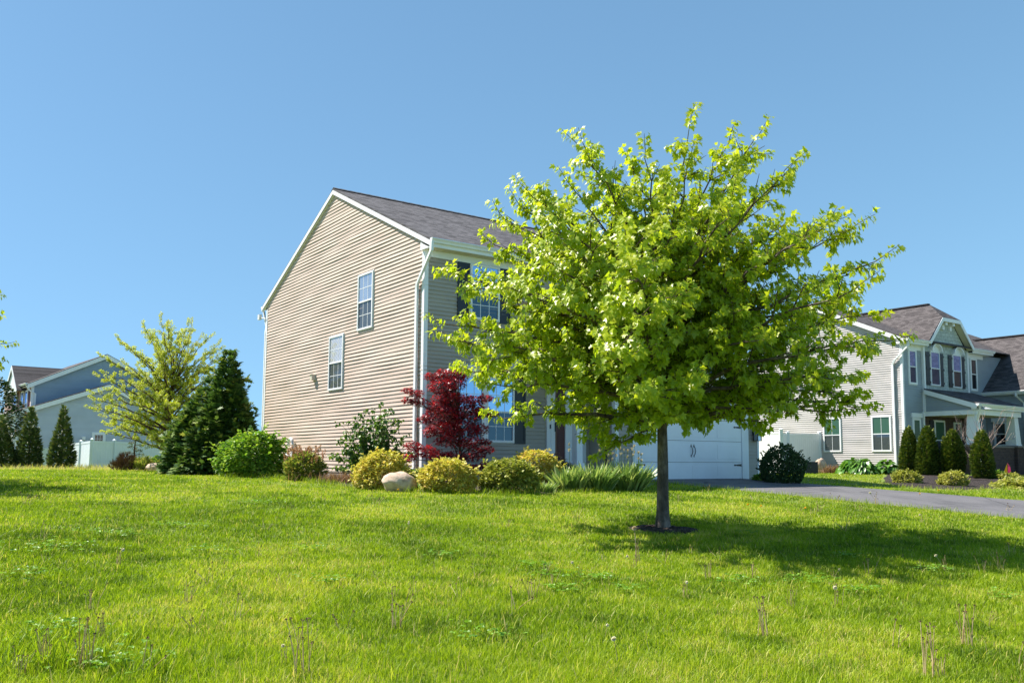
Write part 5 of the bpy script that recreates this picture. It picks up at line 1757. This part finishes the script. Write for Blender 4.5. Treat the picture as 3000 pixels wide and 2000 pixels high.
# ================================================================== PLANTS BY THE GREY HOUSE
def arborvitae(name, base, H, R, label, seed, group, mat='thuja', twin=None, prof=COLUMN, size=.12, n_=4200, cat='conifer', amp=.26):
    t = empty(name, tuple(base), 0, label, cat, group)
    P, D, q, z = blob(n_, H, R, prof, seed, amp, .3)
    if twin:
        for (dx, h2, r2) in twin:
            P2, D2, q2, z2 = blob(n_ // 4, h2, r2, COLUMN, seed + 9, .15, .3)
            P = np.concatenate([P, P2 + [dx, 0, 0]]); D = np.concatenate([D, D2]); q = np.concatenate([q, q2]); z = np.concatenate([z, z2])
    r = np.random.default_rng(seed)
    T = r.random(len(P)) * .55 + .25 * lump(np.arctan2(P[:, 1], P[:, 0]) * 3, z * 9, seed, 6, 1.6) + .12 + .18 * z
    scatter('foliage', P, D * [.8, .8, .3] + [0, 0, .9], size * r.uniform(.7, 1.25, len(P)), 'spray', M[mat], t, T)
    tubes_from([([(0, 0, -.1), (0, 0, H * .6), (0, 0, H * .95)], [.05, .03, .006])], 'trunk', M['twig'], t, 6)
    return t


grp = 'clipped columnar arborvitae in the mulch bed'
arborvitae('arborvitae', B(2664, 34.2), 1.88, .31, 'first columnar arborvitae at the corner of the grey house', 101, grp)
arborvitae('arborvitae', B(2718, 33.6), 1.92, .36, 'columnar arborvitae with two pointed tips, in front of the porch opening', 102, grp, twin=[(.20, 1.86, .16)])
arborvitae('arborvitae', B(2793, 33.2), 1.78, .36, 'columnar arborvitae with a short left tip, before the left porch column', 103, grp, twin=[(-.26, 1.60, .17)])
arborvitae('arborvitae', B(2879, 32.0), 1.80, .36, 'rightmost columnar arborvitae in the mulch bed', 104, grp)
g2 = 'small golden shrubs in the mulch bed'
shrub('dwarf_shrub', B(2652, 27.5), .40, .38, DOME, 1500, 'oval', .07, 'golden_shade', 'small yellow green shrub in front of the first columnar arborvitae', 'shrub', 111, .2, .4, group=g2, stems=0)
shrub('dwarf_shrub', B(2790, 26.6), .46, .36, DOME, 1500, 'oval', .07, 'golden_shade', 'small yellow green shrub in front of the arborvitae by the porch column', 'shrub', 112, .2, .4, group=g2, stems=0, tint_bias=.1)
shrub('creeping_juniper', B(2975, 26.8), .20, .62, [(0, 1), (.4, .9), (.8, .5), (1, .1)], 1800, 'spray', .12, 'golden_shade', 'low spreading yellow juniper at the right edge of the mulch', 'shrub', 113, .4, .5, stems=0)
shrub('dwarf_shrub', B(2922, 33.0), .30, .28, DOME, 700, 'oval', .07, 'bright_shrub', 'small grey green tuft right of the last arborvitae', 'shrub', 114, .2, .5, stems=0)
shrub('dwarf_shrub', B(2955, 32.5), .26, .36, DOME, 700, 'oval', .07, 'golden_shade', 'low green mound under the pink garden flag', 'shrub', 115, .25, .5, stems=0)
# pink garden spinner
b = B(2951, 33.4); t = empty('garden_flag', tuple(b), 0, 'small pink and yellow garden flag standing in front of the brick pier', 'flag')
p = MB(); p.tube([(0, 0, -.05), (0, 0, .62)], .008, 6); p.build('pole', M['metal_black'], t)
p = MB(); p.poly([(0, 0, .66), (-.16, .02, .26), (-.02, .0, .24)]); p.build('cloth', M['yellow_flower'], t)
p = MB(); p.poly([(0, 0, .66), (-.02, 0, .24), (.13, .02, .28), (.12, .02, .5)]); p.build('cloth', M['pink'], t)
# bare young tree before the porch
b = B(2866, 33.4); t = empty('bare_tree', tuple(b), 0, 'leafless young tree with thin pale branches in front of the porch', 'tree')
r = np.random.default_rng(5)
def limb(p, d, ln, rr, lev, out):
    pts = [p]; q = np.array(p, float)
    for i in range(4):
        d = norm(d + r.normal(0, .10, 3) + [0, 0, .06]); q = q + d * ln / 4; pts.append(q.copy())
    out.append((pts, [rr * (1 - .16 * i) for i in range(5)]))
    if lev < 3:
        for i in range(4 if lev else 6):
            w = pts[1 + i % 4]
            limb(w, norm(d + r.normal(0, .55, 3) * [1, 1, .5]), ln * r.uniform(.45, .7), rr * .55, lev + 1, out)
out = []; limb((0, 0, 0), np.array([.02, 0, 1.]), 1.0, .03, 0, out)
for a in (-.9, -.45, .35, .6, .95):
    limb((0, 0, .75), norm(np.array([a, r.normal(0, .4), 1.1])), 1.25, .020, 1, out)
tubes_from(out, 'branch', M['pale_twig'], t, 5)
# dry plant and rock by the fence
b = B(2440, 37.6); t = empty('dry_perennial', tuple(b), 0, 'tan dried stems at the foot of the grey wall, left of the hostas', 'plant')
P = np.stack([rng.normal(0, .26, 420), rng.normal(0, .1, 420), np.zeros(420)], 1); D = rng.normal(0, .4, (420, 3)) + [0, 0, 1]
scatter('stem', P, D, rng.uniform(.2, .5, 420), 'blade', M['dry_brown'], t, wid=.5)
rock('garden_rock', B(2404, 38.4), .28, .2, .42, 'pinkish upright rock beside the white fence end', 'rock', 12)
# black crate by the fence
b = B(2378, 36.0); t = MB()
t.box((-.26, -.02, .0), (.26, .02, .50))
for i in range(6): t.box((-.25, -.035, .1 + i * .065), (.25, -.02, .13 + i * .065))
o = t.build('grille_panel', M['metal_black'], None, tuple(b)); o.rotation_euler = (0, 0, HA * .2); tag(o, 'black louvred panel leaning low against the white fence', 'panel')
shrub('dwarf_shrub', B(2232, 25.6), .22, .22, DOME, 400, 'oval', .06, 'bright_shrub', 'tiny green weed at the garage corner beside the dark round bush', 'shrub', 119, .3, .6, stems=0)

# ================================================================== PLANTS ON THE LEFT
g3 = 'young arborvitae by the white fence'
PYR = [(0, .8), (.1, 1.0), (.25, .88), (.45, .66), (.65, .42), (.8, .26), (.92, .12), (1, .03)]
arborvitae('arborvitae', B(84, 37.5), 2.60, .50, 'taller young arborvitae with a forked base, second from the left edge', 121, g3, 'cedar_far', None, PYR, .20, 2000, amp=.45)
arborvitae('arborvitae', B(180, 37.0), 2.60, .47, 'young pointed arborvitae standing alone against the blue grey wall', 122, g3, 'cedar_far', None, PYR, .20, 2000, amp=.45)
arborvitae('arborvitae', B(-2, 37.0), 2.15, .62, 'young arborvitae cut by the left frame edge', 123, g3, 'cedar_far', None, PYR, .17, 2600, amp=.3)
# leafy tree with red tips at the left edge
b = B(-22, 44.0); t = empty('leafy_tree', tuple(b), 0, 'dark leafy tree with reddish tips behind the conifers at the left edge', 'tree')
P, D, q, z = blob(3600, 4.4, 1.35, [(0, .2), (.25, .55), (.42, 1.0), (.6, 1.0), (.72, .72), (.85, .5), (1, .12)], 131, .35, .5)
P[:, 2] += .5
scatter('crown', P, D, rng.uniform(.12, .22, len(P)), 'oval', M['blossom'], t, rng.random(len(P)) * .6 + .5 * np.clip(P[:, 0] / 1.6, 0, 1) * rng.random(len(P)) + .05)
tubes_from([([(0, 0, -.2), (0, 0, 2), (.1, 0, 4)], [.09, .06, .02])], 'trunk', M['maple_bark'], t)
# contorted sapling
b = B(393, 33.5); t = empty('pine_sapling', tuple(b), 0, 'thin crooked pine sapling below the lime green tree', 'tree')
paths = [([(0, 0, -.1), (.02, 0, .4), (-.02, 0, .8), (.05, 0, 1.35)], [.045, .04, .03, .012])]
pp = []; pd = []
r = np.random.default_rng(77)
for i in range(13):
    z0 = .35 + i * .075; a = i * 2.4; ln = .62 * (1 - i / 20) * r.uniform(.7, 1.1)
    e = np.array([math.cos(a) * ln, math.sin(a) * ln, z0 + .02]); m_ = e * .5 + [0, 0, z0 * .5 + .05]
    paths.append(([(0, 0, z0), m_, e], [.012, .009, .004]))
    for j in range(60):
        f = r.uniform(.35, 1); pp.append(np.array([0, 0, z0]) * (1 - f) + e * f + r.normal(0, .03, 3)); pd.append(r.normal(0, 1, 3) + [0, 0, .5])
tubes_from(paths, 'trunk', M['twig'], t, 6)
scatter('foliage', np.array(pp), np.array(pd), .09, 'needle', M['cedar_far'], t, wid=2)
b = B(368, 32.5)
shrub('twiggy_bush', b, .55, .42, DOME, 1500, 'needle', .16, 'purple_bush', 'low purple brown twiggy bush at the foot of the crooked sapling', 'shrub', 141, .3, .7, 'up', stems=10, wid=1.2)
shrub('low_plant', B(418, 32.6), .38, .4, DOME, 900, 'blade', .2, 'weed_leaf', 'low green plant between the twiggy bush and the dark rock', 'plant', 142, .3, .7, 'up', stems=0)
shrub('low_plant', B(463, 33.0), .50, .40, DOME, 900, 'oval', .11, 'bright_shrub', 'broad green plant above the dark rock near the lime tree trunk', 'plant', 143, .3, .7, stems=0)
rock('garden_rock', B(460, 32.2), .42, .3, .20, 'dark grey flat rock at the edge of the lawn by the lime tree', 'rock', 14, 'stone')

# lime tree behind the cedar
bl = B(492, 31.0)
def env_lime(z, az):
    return float(np.interp(z, [.7, 1.1, 1.8, 2.6, 3.4, 4.2, 4.9, 5.5], [.9, 2.1, 2.75, 2.35, 2.05, 1.75, 1.2, .35]))
grow_tree('spring_tree', bl, 'airy lime green spring tree with thin upright branches, left of the cedar', 'tree', env_lime, .95, 5.35, .085, 72, None, 301, .55, leaf_n=85,
          droop=.0, sec_step=.29, asc=.66, twig_len=.30, bark='twig', leafkind='oval', leaf_size=.052, leafmat='lime_leaf', hang=.15, sec_len=.40)

# ================================================================== THE MAPLE
bm_ = gp(1942, 1553)
print('maple base', bm_)
def env_maple(z, az):
    r_ = float(np.interp(z, [1.0, 1.4, 1.75, 2.2, 2.8, 3.4, 4.0, 4.5, 4.95, 5.35, 5.7, 5.95], [.7, 1.5, 2.5, 2.85, 2.92, 2.72, 2.4, 1.98, 1.55, 1.05, .55, .2]))
    return r_ * (1 + .05 * math.sin(3 * az + z))
extra = [(0.08, 1.95, .98), (-.25, 1.62, 1.05), (0.0, 3.25, .94), (-.1, 3.0, .98), (3.0, 2.2, .98), (3.3, 2.75, 1.02), (3.1, 3.5, 1.02), (3.4, 4.2, .98), (.2, 4.4, .95), (1.6, 1.8, .8), (-1.6, 1.8, .9), (4.6, 1.5, .75), (2.4, 1.6, .75), (5.4, 1.6, .9),
         (3.25, 3.1, .8), (3.6, 2.4, .8), (2.9, 2.5, .85), (3.5, 3.8, .75), (-2.0, 2.6, .8), (-1.2, 2.4, .8), (-2.4, 3.4, .8), (-1.7, 4.0, .8), (-.9, 3.6, .8), (-1.4, 4.8, .7), (-2.6, 4.6, .8), (3.3, 1.12, .8), (3.15, 1.55, 1.2), (.0, 1.75, 1.04)]
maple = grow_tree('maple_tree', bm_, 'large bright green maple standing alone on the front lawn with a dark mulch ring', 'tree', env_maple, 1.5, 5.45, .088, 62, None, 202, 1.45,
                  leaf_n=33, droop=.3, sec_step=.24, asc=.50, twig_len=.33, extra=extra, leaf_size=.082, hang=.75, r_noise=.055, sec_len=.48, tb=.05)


def leaf_litter_ring():
    vs = []; F4 = []; r = np.random.default_rng(9)
    c = bm_[:2]; n_ = 40
    for k in range(7):
        f = k / 6
        for i in range(n_):
            a = 2 * math.pi * i / n_
            R_ = (.46 + .05 * math.sin(a * 3 + 1) + .04 * math.sin(a * 7)) * f
            x = c[0] + R_ * math.cos(a) * 1.15; y = c[1] + R_ * math.sin(a)
            vs.append((x, y, float(ground(x, y)) + .006 + .05 * (1 - f ** 2) + r.normal(0, .006) - (.03 if k == 6 else 0)))
    for k in range(6):
        for i in range(n_):
            F4.append((k * n_ + i, k * n_ + (i + 1) % n_, (k + 1) * n_ + (i + 1) % n_, (k + 1) * n_ + i))
    return tag(npmesh('mulch_ring', vs, F4, M['mulch'], smooth=True), kind='structure')


leaf_litter_ring()

# second maple, just outside the left edge: only its twig tips and its shade reach the picture
m2 = copy_tree(maple)
p2 = gpY(-420, 15.6)
m2.location = (-12.45, 15.2, float(ground(-12.45, 15.2)))
m2.rotation_euler = (0, 0, 2.1)
m2.scale = (1.0, 1.0, .98)
m2['label'] = 'maple outside the left edge, only a few leaf tips showing'

# ================================================================== GRASS
def house_ts(C, x, y):
    return (x - C[0]) * U[0] + (y - C[1]) * U[1], -((x - C[0]) * V[0] + (y - C[1]) * V[1])


def in_poly(x, y, poly):
    P = np.asarray(poly); inside = np.zeros(len(x), bool); j = len(P) - 1
    for i in range(len(P)):
        xi, yi = P[i]; xj, yj = P[j]
        c = ((yi > y) != (yj > y)) & (x < (xj - xi) * (y - yi) / (yj - yi + 1e-12) + xi)
        inside ^= c; j = i
    return inside


def vnoise(x, y, s, seed):
    """Smooth value noise."""
    r = np.random.default_rng(seed); T = r.random((64, 64))
    u = x / s; v = y / s
    i = np.floor(u).astype(int); j = np.floor(v).astype(int); fu = u - i; fv = v - j
    fu = fu * fu * (3 - 2 * fu); fv = fv * fv * (3 - 2 * fv)
    g = lambda a, b_: T[a % 64, b_ % 64]
    return (g(i, j) * (1 - fu) + g(i + 1, j) * fu) * (1 - fv) + (g(i, j + 1) * (1 - fu) + g(i + 1, j + 1) * fu) * fv


def lawn_mask(x, y):
    t1, s1 = house_ts(C0, x, y); t2, s2 = house_ts(C2, x, y)
    ok = ~((t1 > -.1) & (t1 < 11.5) & (s1 < .3) & (s1 > -11.5))
    ok &= ~((t1 > drive_lo(0) - .02) & (t1 < 10.97 + .12 * np.maximum(0, s1 - 3)) & (s1 > .9) & (s1 < 22))
    ok &= ~((t1 > 5.2) & (t1 < 11.5) & (s1 < 1.3) & (s1 > -11.5))
    ok &= ~((t2 > -.1) & (s2 < .2))
    ok &= ~in_poly(x, y, wall_pts) & ~in_poly(x, y, bed_pts)
    ok &= ~(np.hypot((x - bm_[0]) / 1.15, y - bm_[1]) < .42)
    return ok


def make_grass():
    r = np.random.default_rng(17)
    xs = []; ys = []; lod = []
    bands = [(3.4, 5.2, 9500), (5.2, 7, 7000), (7, 9.5, 4600), (9.5, 13, 2400), (13, 18, 1150), (18, 24, 520), (24, 34, 170), (34, 44, 70)]
    for y0, y1, dens in bands:
        w0 = y0 * .62 + 1.2; w1 = y1 * .62 + 1.2
        n_ = int((w0 + w1) * (y1 - y0) * dens)
        y = r.uniform(y0, y1, n_); x = r.uniform(-w1, w1, n_)
        k = np.abs(x) < y * .62 + 1.2
        x = x[k]; y = y[k]
        keep = lawn_mask(x, y)
        xs.append(x[keep]); ys.append(y[keep]); lod.append(np.full(keep.sum(), (y0 + y1) / 2))
    x = np.concatenate(xs); y = np.concatenate(ys); d = np.concatenate(lod)
    N = len(x)
    z = ground(x, y)
    big = vnoise(x + 50, y + 50, 2.2, 1); med = vnoise(x + 50, y + 50, .55, 2); sm = vnoise(x + 50, y + 50, .16, 3)
    h = (.022 + .034 * med * big + .026 * sm) * r.uniform(.6, 1.3, N)
    corner = np.exp(-(((x + 2.4) / 1.0) ** 2 + ((y - 4.7) / .7) ** 2))
    h *= 1 + 1.2 * corner * r.random(N)
    w = .0008 + .00030 * d
    az = r.random(N) * 6.283; lean = np.abs(r.normal(.35, .3, N))
    fx, fy = np.cos(az), np.sin(az)
    la = az + 1.57 + r.normal(0, .8, N)
    lx, ly = np.cos(la) * lean * h, np.sin(la) * lean * h
    B0 = np.stack([x - fx * w, y - fy * w, z - .004], 1); B1 = np.stack([x + fx * w, y + fy * w, z - .004], 1)
    M0 = np.stack([x - fx * w * .8 + lx * .4, y - fy * w * .8 + ly * .4, z + h * .6], 1); M1 = np.stack([x + fx * w * .8 + lx * .4, y + fy * w * .8 + ly * .4, z + h * .6], 1)
    T_ = np.stack([x + lx * 1.25, y + ly * 1.25, z + h], 1)
    Vv = np.stack([B0, B1, M1, M0, T_], 1).reshape(-1, 3)
    o = np.arange(N)[:, None] * 5
    F_ = np.concatenate([o + [0, 1, 2], o + [0, 2, 3], o + [3, 2, 4]], 1).reshape(-1, 3)
    yellow = vnoise(x + 80, y + 20, 1.3, 5) * .6 + vnoise(x + 10, y + 90, .35, 6) * .4
    tint = .12 + .46 * r.random(N) + .80 * (yellow - .43) - .22 * (vnoise(x + 5, y + 33, .28, 12) > .72) + .10 * np.clip((7.5 - y) / 4, 0, 1)
    dry = r.random(N) < (.025 + .16 * (yellow > .60) + .10 * (vnoise(x + 9, y + 61, .12, 14) > .8))
    tint[dry] = .9 + .1 * r.random(dry.sum())
    far = (y > 31) & (x < -8)
    tint[far] += .45 * r.random(far.sum())
    tf = np.repeat(np.clip(tint, 0, 1), 3)
    o_ = npmesh('grass', Vv, F_, M['grass'], tf)
    return tag(o_, kind='stuff')


make_grass()


def grass_fringe():
    """Taller unmown blades along the driveway, the beds and the crest of the lawn."""
    r = np.random.default_rng(23)
    P = []; H = []; T = []
    def along(p, q, n_, spread, h, tb=.4):
        f = r.random(n_)[:, None]
        w = np.array(p)[None] * (1 - f) + np.array(q)[None] * f + r.normal(0, spread, (n_, 2))
        P.append(w); H.append(h * r.uniform(.4, 1.2, n_)); T.append(np.clip(tb + r.normal(0, .25, n_), 0, 1))
    for i in range(24):
        s0 = 1.5 + i * .75; s1 = s0 + .75
        along(loc3(C0, drive_lo(s0) - .07, s0)[:2], loc3(C0, drive_lo(s1) - .07, s1)[:2], 170, .05, .13)
        along(loc3(C0, drive_hi(s0) + .08, s0)[:2], loc3(C0, drive_hi(s1) + .08, s1)[:2], 60, .05, .11)
    edge = [gp(px, py)[:2] for px, py in ((640, 1400), (800, 1402), (900, 1413), (1000, 1426), (1170, 1443), (1330, 1448), (1500, 1451), (1700, 1446), (1885, 1437))]
    for a, b_ in zip(edge[:-1], edge[1:]):
        along(a, b_, 420, .07, .15, .35)
    be = [gp(px, py)[:2] for px, py in ((2560, 1412), (2640, 1429), (2740, 1437), (2830, 1440), (2930, 1435), (3010, 1427))]
    for a, b_ in zip(be[:-1], be[1:]):
        along(a, b_, 160, .09, .16, .6)
    cr = [gpY(px, 33.5)[:2] for px in (-60, 100, 250, 400, 520)]
    for a, b_ in zip(cr[:-1], cr[1:]):
        along(a, b_, 900, 1.2, .16, .97)
    for a, b_ in ((gpY(-60, 37)[:2], gpY(420, 37)[:2]),):
        along(a, b_, 2600, .9, .26, 1.0)
    # scattered pale dry blades and darker coarse tufts over the whole lawn
    n_ = 5200; yy = 3.6 + 22 * r.random(n_) ** 1.5; xx = r.uniform(-1, 1, n_) * (yy * .6 + .5)
    ok = lawn_mask(xx, yy)
    P.append(np.column_stack([xx, yy])[ok]); H.append(r.uniform(.05, .13, ok.sum())); T.append(r.uniform(.86, 1, ok.sum()))
    for i in range(150):
        y0 = 3.8 + 14 * r.random() ** 1.3; x0 = r.uniform(-1, 1) * y0 * .6
        q = r.normal(0, .05, (34, 2)) * [1.3, 1] + [x0, y0]; ok = lawn_mask(q[:, 0], q[:, 1])
        P.append(q[ok]); H.append(r.uniform(.05, .11, ok.sum())); T.append(r.uniform(.0, .45, ok.sum()))
    for i in range(16):
        c_ = gp(r.uniform(0, 420), r.uniform(1880, 1990))[:2]
        P.append(r.normal(0, .07, (60, 2)) + c_); H.append(r.uniform(.05, .18, 60)); T.append(r.uniform(.1, .7, 60))
    P = np.concatenate(P); H = np.concatenate(H); T = np.concatenate(T)
    k = r.random(len(P)) < 2
    Z = ground(P[:, 0], P[:, 1])
    D = r.normal(0, .28, (len(P), 3)) + [0, 0, 1]
    o = scatter('tall_grass', np.column_stack([P, Z]), D, H, 'blade', M['grass'], None, T, wid=.36)
    return tag(o, kind='stuff')


grass_fringe()


def clover():
    r = np.random.default_rng(29)
    P = []
    pats = [(150, 1615, .22), (310, 1575, .2), (330, 1960, .16), (530, 1550, .15), (760, 1480, .2), (960, 1715, .12), (1640, 1700, .12), (1760, 1705, .12), (1665, 1745, .1), (2170, 1715, .14), (2370, 1715, .18), (2530, 1745, .1), (1560, 1670, .1), (1840, 1740, .08), (600, 1625, .1), (1310, 1640, .1), (930, 1620, .1), (2730, 1680, .12), (2480, 1640, .1), (2200, 1570, .1), (80, 1700, .12), (1440, 1880, .1), (2950, 1760, .1), (150, 1870, .15)]
    for px, py, R_ in pats:
        c = gp(px, py)
        n_ = int(330 * R_)
        P.append(np.column_stack([c[0] + r.normal(0, R_, n_), c[1] + r.normal(0, R_ * .8, n_)]))
    P = np.concatenate(P)
    Z = ground(P[:, 0], P[:, 1]) + r.uniform(.05, .085, len(P))
    P3 = np.column_stack([P, Z])
    k = 3
    a0 = r.random(len(P)) * 6.28
    PP = np.repeat(P3, 3, 0); A = (a0[:, None] + np.array([0, 2.09, 4.18])).ravel()
    D = np.stack([np.cos(A), np.sin(A), np.full(len(A), .15)], 1)
    o = scatter('clover', PP, D, np.repeat(r.uniform(.014, .03, len(P)), 3), 'broad', M['clover'], None, np.repeat(r.random(len(P)), 3))
    tag(o, kind='stuff')


clover()


# ================================================================== DANDELION STALKS
def dandelion(seed, n_, H, puffs, kinks=.1):
    r = np.random.default_rng(seed)
    root = empty('dandelion_clump', (0, 0, 0))
    st = []; heads = []
    for i in range(n_):
        a = r.random() * 6.28; rr = r.uniform(.005, .05)
        h = H * r.uniform(.45, 1.0)
        x0, y0 = rr * math.cos(a), rr * math.sin(a)
        dx, dy = r.normal(0, kinks, 2) * h * 1.6
        pts = [(x0, y0, -.01), (x0 + dx * .3, y0 + dy * .3, h * .45), (x0 + dx * .8, y0 + dy * .8, h * .85), (x0 + dx, y0 + dy, h)]
        st.append((pts, [.0030, .0026, .0022, .0018]))
        heads.append(pts[-1])
    s = tubes_from(st, 'stem', M['stalk'], root, 4)
    a_ = s.data.attributes.new('tint', 'FLOAT', 'FACE'); a_.data.foreach_set('value', r.random(len(s.data.polygons)).astype(np.float32))
    for i, h in enumerate(heads):
        if i < puffs:
            u = norm(r.normal(0, 1, (150, 3)))
            scatter('seed_head', np.array(h) + u * .003, u, .015, 'oval', M['puff'], root)
        else:
            u = norm(r.normal(0, 1, (14, 3)) + [0, 0, .8])
            scatter('seed_head', np.array(h) + u * .002, u, .010, 'oval', M['button'], root)
    return root


protos = [dandelion(1, 7, .26, 0), dandelion(2, 5, .20, 1), dandelion(3, 3, .22, 0, .2), dandelion(4, 9, .30, 0, .07), dandelion(5, 2, .16, 2), dandelion(6, 4, .14, 0, .3), dandelion(7, 1, .20, 1, .1)]
spots = [(270, 1790, 0), (550, 1770, 0), (340, 1660, 1), (130, 1960, 3), (250, 1965, 3), (60, 1985, 0), (420, 1985, 2), (300, 1890, 3), (620, 1720, 2), (650, 1690, 2), (880, 1985, 3), (840, 1960, 1), (1160, 1850, 0), (1150, 1760, 0), (1560, 1765, 0), (1600, 1690, 0),
         (1190, 1800, 2), (1210, 1745, 2), (1870, 1650, 3), (1860, 1670, 1), (2000, 1755, 1), (2075, 1700, 0), (1770, 1650, 2), (1950, 1660, 2), (2020, 1630, 2), (2240, 1875, 3), (2320, 1790, 3), (2450, 1780, 1), (2440, 1700, 1), (2550, 1690, 0), (2610, 1720, 2),
         (2720, 1985, 3), (2760, 1990, 0), (2835, 1900, 3), (2900, 1840, 2), (2620, 1900, 2), (2700, 1680, 2), (2770, 1675, 1), (2880, 1680, 0), (2930, 1670, 0), (2960, 1625, 0), (2110, 1640, 2), (2200, 1700, 0), (2340, 1500, 5), (2380, 1510, 5), (2400, 1505, 0), (2520, 1500, 5), (2590, 1490, 5), (2570, 1480, 1), (2700, 1535, 1), (2450, 1470, 5), (1990, 1470, 0), (2210, 1470, 5),
         (530, 1570, 6), (120, 1580, 2), (40, 1560, 5), (470, 1530, 2), (860, 1500, 5), (770, 1560, 2), (1210, 1560, 6), (1190, 1565, 6), (750, 1640, 2), (1390, 1700, 2), (1350, 1760, 2), (1420, 1640, 2), (690, 1830, 2), (1090, 1700, 5), (1000, 1850, 5), (1760, 1880, 6), (1500, 1800, 2), (1620, 1720, 0), (2480, 1560, 2), (2150, 1600, 2), (2950, 1500, 5), (820, 1730, 2), (580, 1850, 5), (900, 1880, 2), (1830, 1955, 6), (1700, 1690, 1), (2990, 1960, 2), (1480, 1545, 5), (600, 1430, 5), (300, 1440, 5), (950, 1470, 5), (1100, 1480, 5),
         (1930, 1390 + 60, 5), (2080, 1440, 5), (2140, 1443, 5), (70, 1480, 5), (240, 1500, 5), (1690, 1530, 2), (1270, 1690, 2)]
for i, (px, py, k) in enumerate(spots):
    base = protos[k]
    o = base if not base.get('used') else copy_tree(base)
    base['used'] = 1
    p = gp(px, py)
    o.location = tuple(p)
    o.rotation_euler = (0, 0, (i * 1.7) % 6.28)
    s_ = 1.0 + .25 * math.sin(i * 3.3)
    s_ *= .78 + .35 * (p[1] > 11)
    o.scale = (s_, s_, s_)
    white = k in (1, 4, 6)
    o['label'] = 'dandelion stalks topped by a white seed puff standing above the lawn grass' if white else 'bare tan dandelion stalks with small dark heads standing above the lawn grass'
    o['category'] = 'dandelion'
    if py < 1525: zone = ('near the driveway and maple', 'far') if px > 1900 else ('on the far lawn near the planting bed', 'far bed')
    elif px > 1900 and py < 1720: zone = ('in or beside the maple shadow on the right', 'shadow')
    elif px < 700 and py > 1850: zone = ('in the weedy bottom left corner', 'corner')
    elif px > 1900: zone = ('in the right foreground', 'right foreground')
    elif px < 1000: zone = ('on the left half of the lawn', 'left lawn')
    else: zone = ('in the middle of the lawn', 'middle lawn')
    o['label'] = ('white puffed dandelion stalks ' if white else 'bare tan dandelion stalks with dark heads ') + zone[0]
    o['group'] = ('white dandelion puffs, ' if white else 'bare dandelion stalks, ') + zone[1]
for o in protos:
    if not o.get('used'):
        for c in list(o.children): bpy.data.objects.remove(c)
        bpy.data.objects.remove(o)
for o in bpy.data.objects:
    if o.get('used'): del o['used']
# big fluffy head near the trunk
b = gp(1862, 1650)
t = empty('dandelion', tuple(b), 0, 'tallest dandelion with a large pinkish seed head, left of the maple trunk shadow', 'dandelion')
s = MB(); s.tube([(0, 0, 0), (.005, 0, .2), (-.01, 0, .36)], [.004, .0035, .003], 5); s.build('stem', M['pale_twig'], t)
u = norm(rng.normal(0, 1, (260, 3))); scatter('seed_head', u * .005 + [-.01, 0, .36], u, .021, 'oval', M['iris_bud'], t)
# yellow blooms
fl_ = [(1640, 1438), (2192, 1492), (2750, 1446), (2230, 1497), (2360, 1502), (2695, 1457), (1166, 1448)]
for i, (px, py) in enumerate(fl_):
    p = gp(px, py)
    t = empty('dandelion_flower', tuple(p), 0, 'small open yellow dandelion bloom low in the grass near the beds and driveway', 'flower', 'open yellow dandelions')
    s = MB(); s.tube([(0, 0, 0), (.0, 0, .09)], [.003, .003], 4); s.build('stem', M['clover'], t)
    u = norm(rng.normal(0, 1, (50, 3)) * [1, 1, .4] + [0, 0, .5]); scatter('petals', u * .003 + [0, 0, .09], u, .022, 'oval', M['yellow_flower'], t)
bpy.context.view_layer.update()
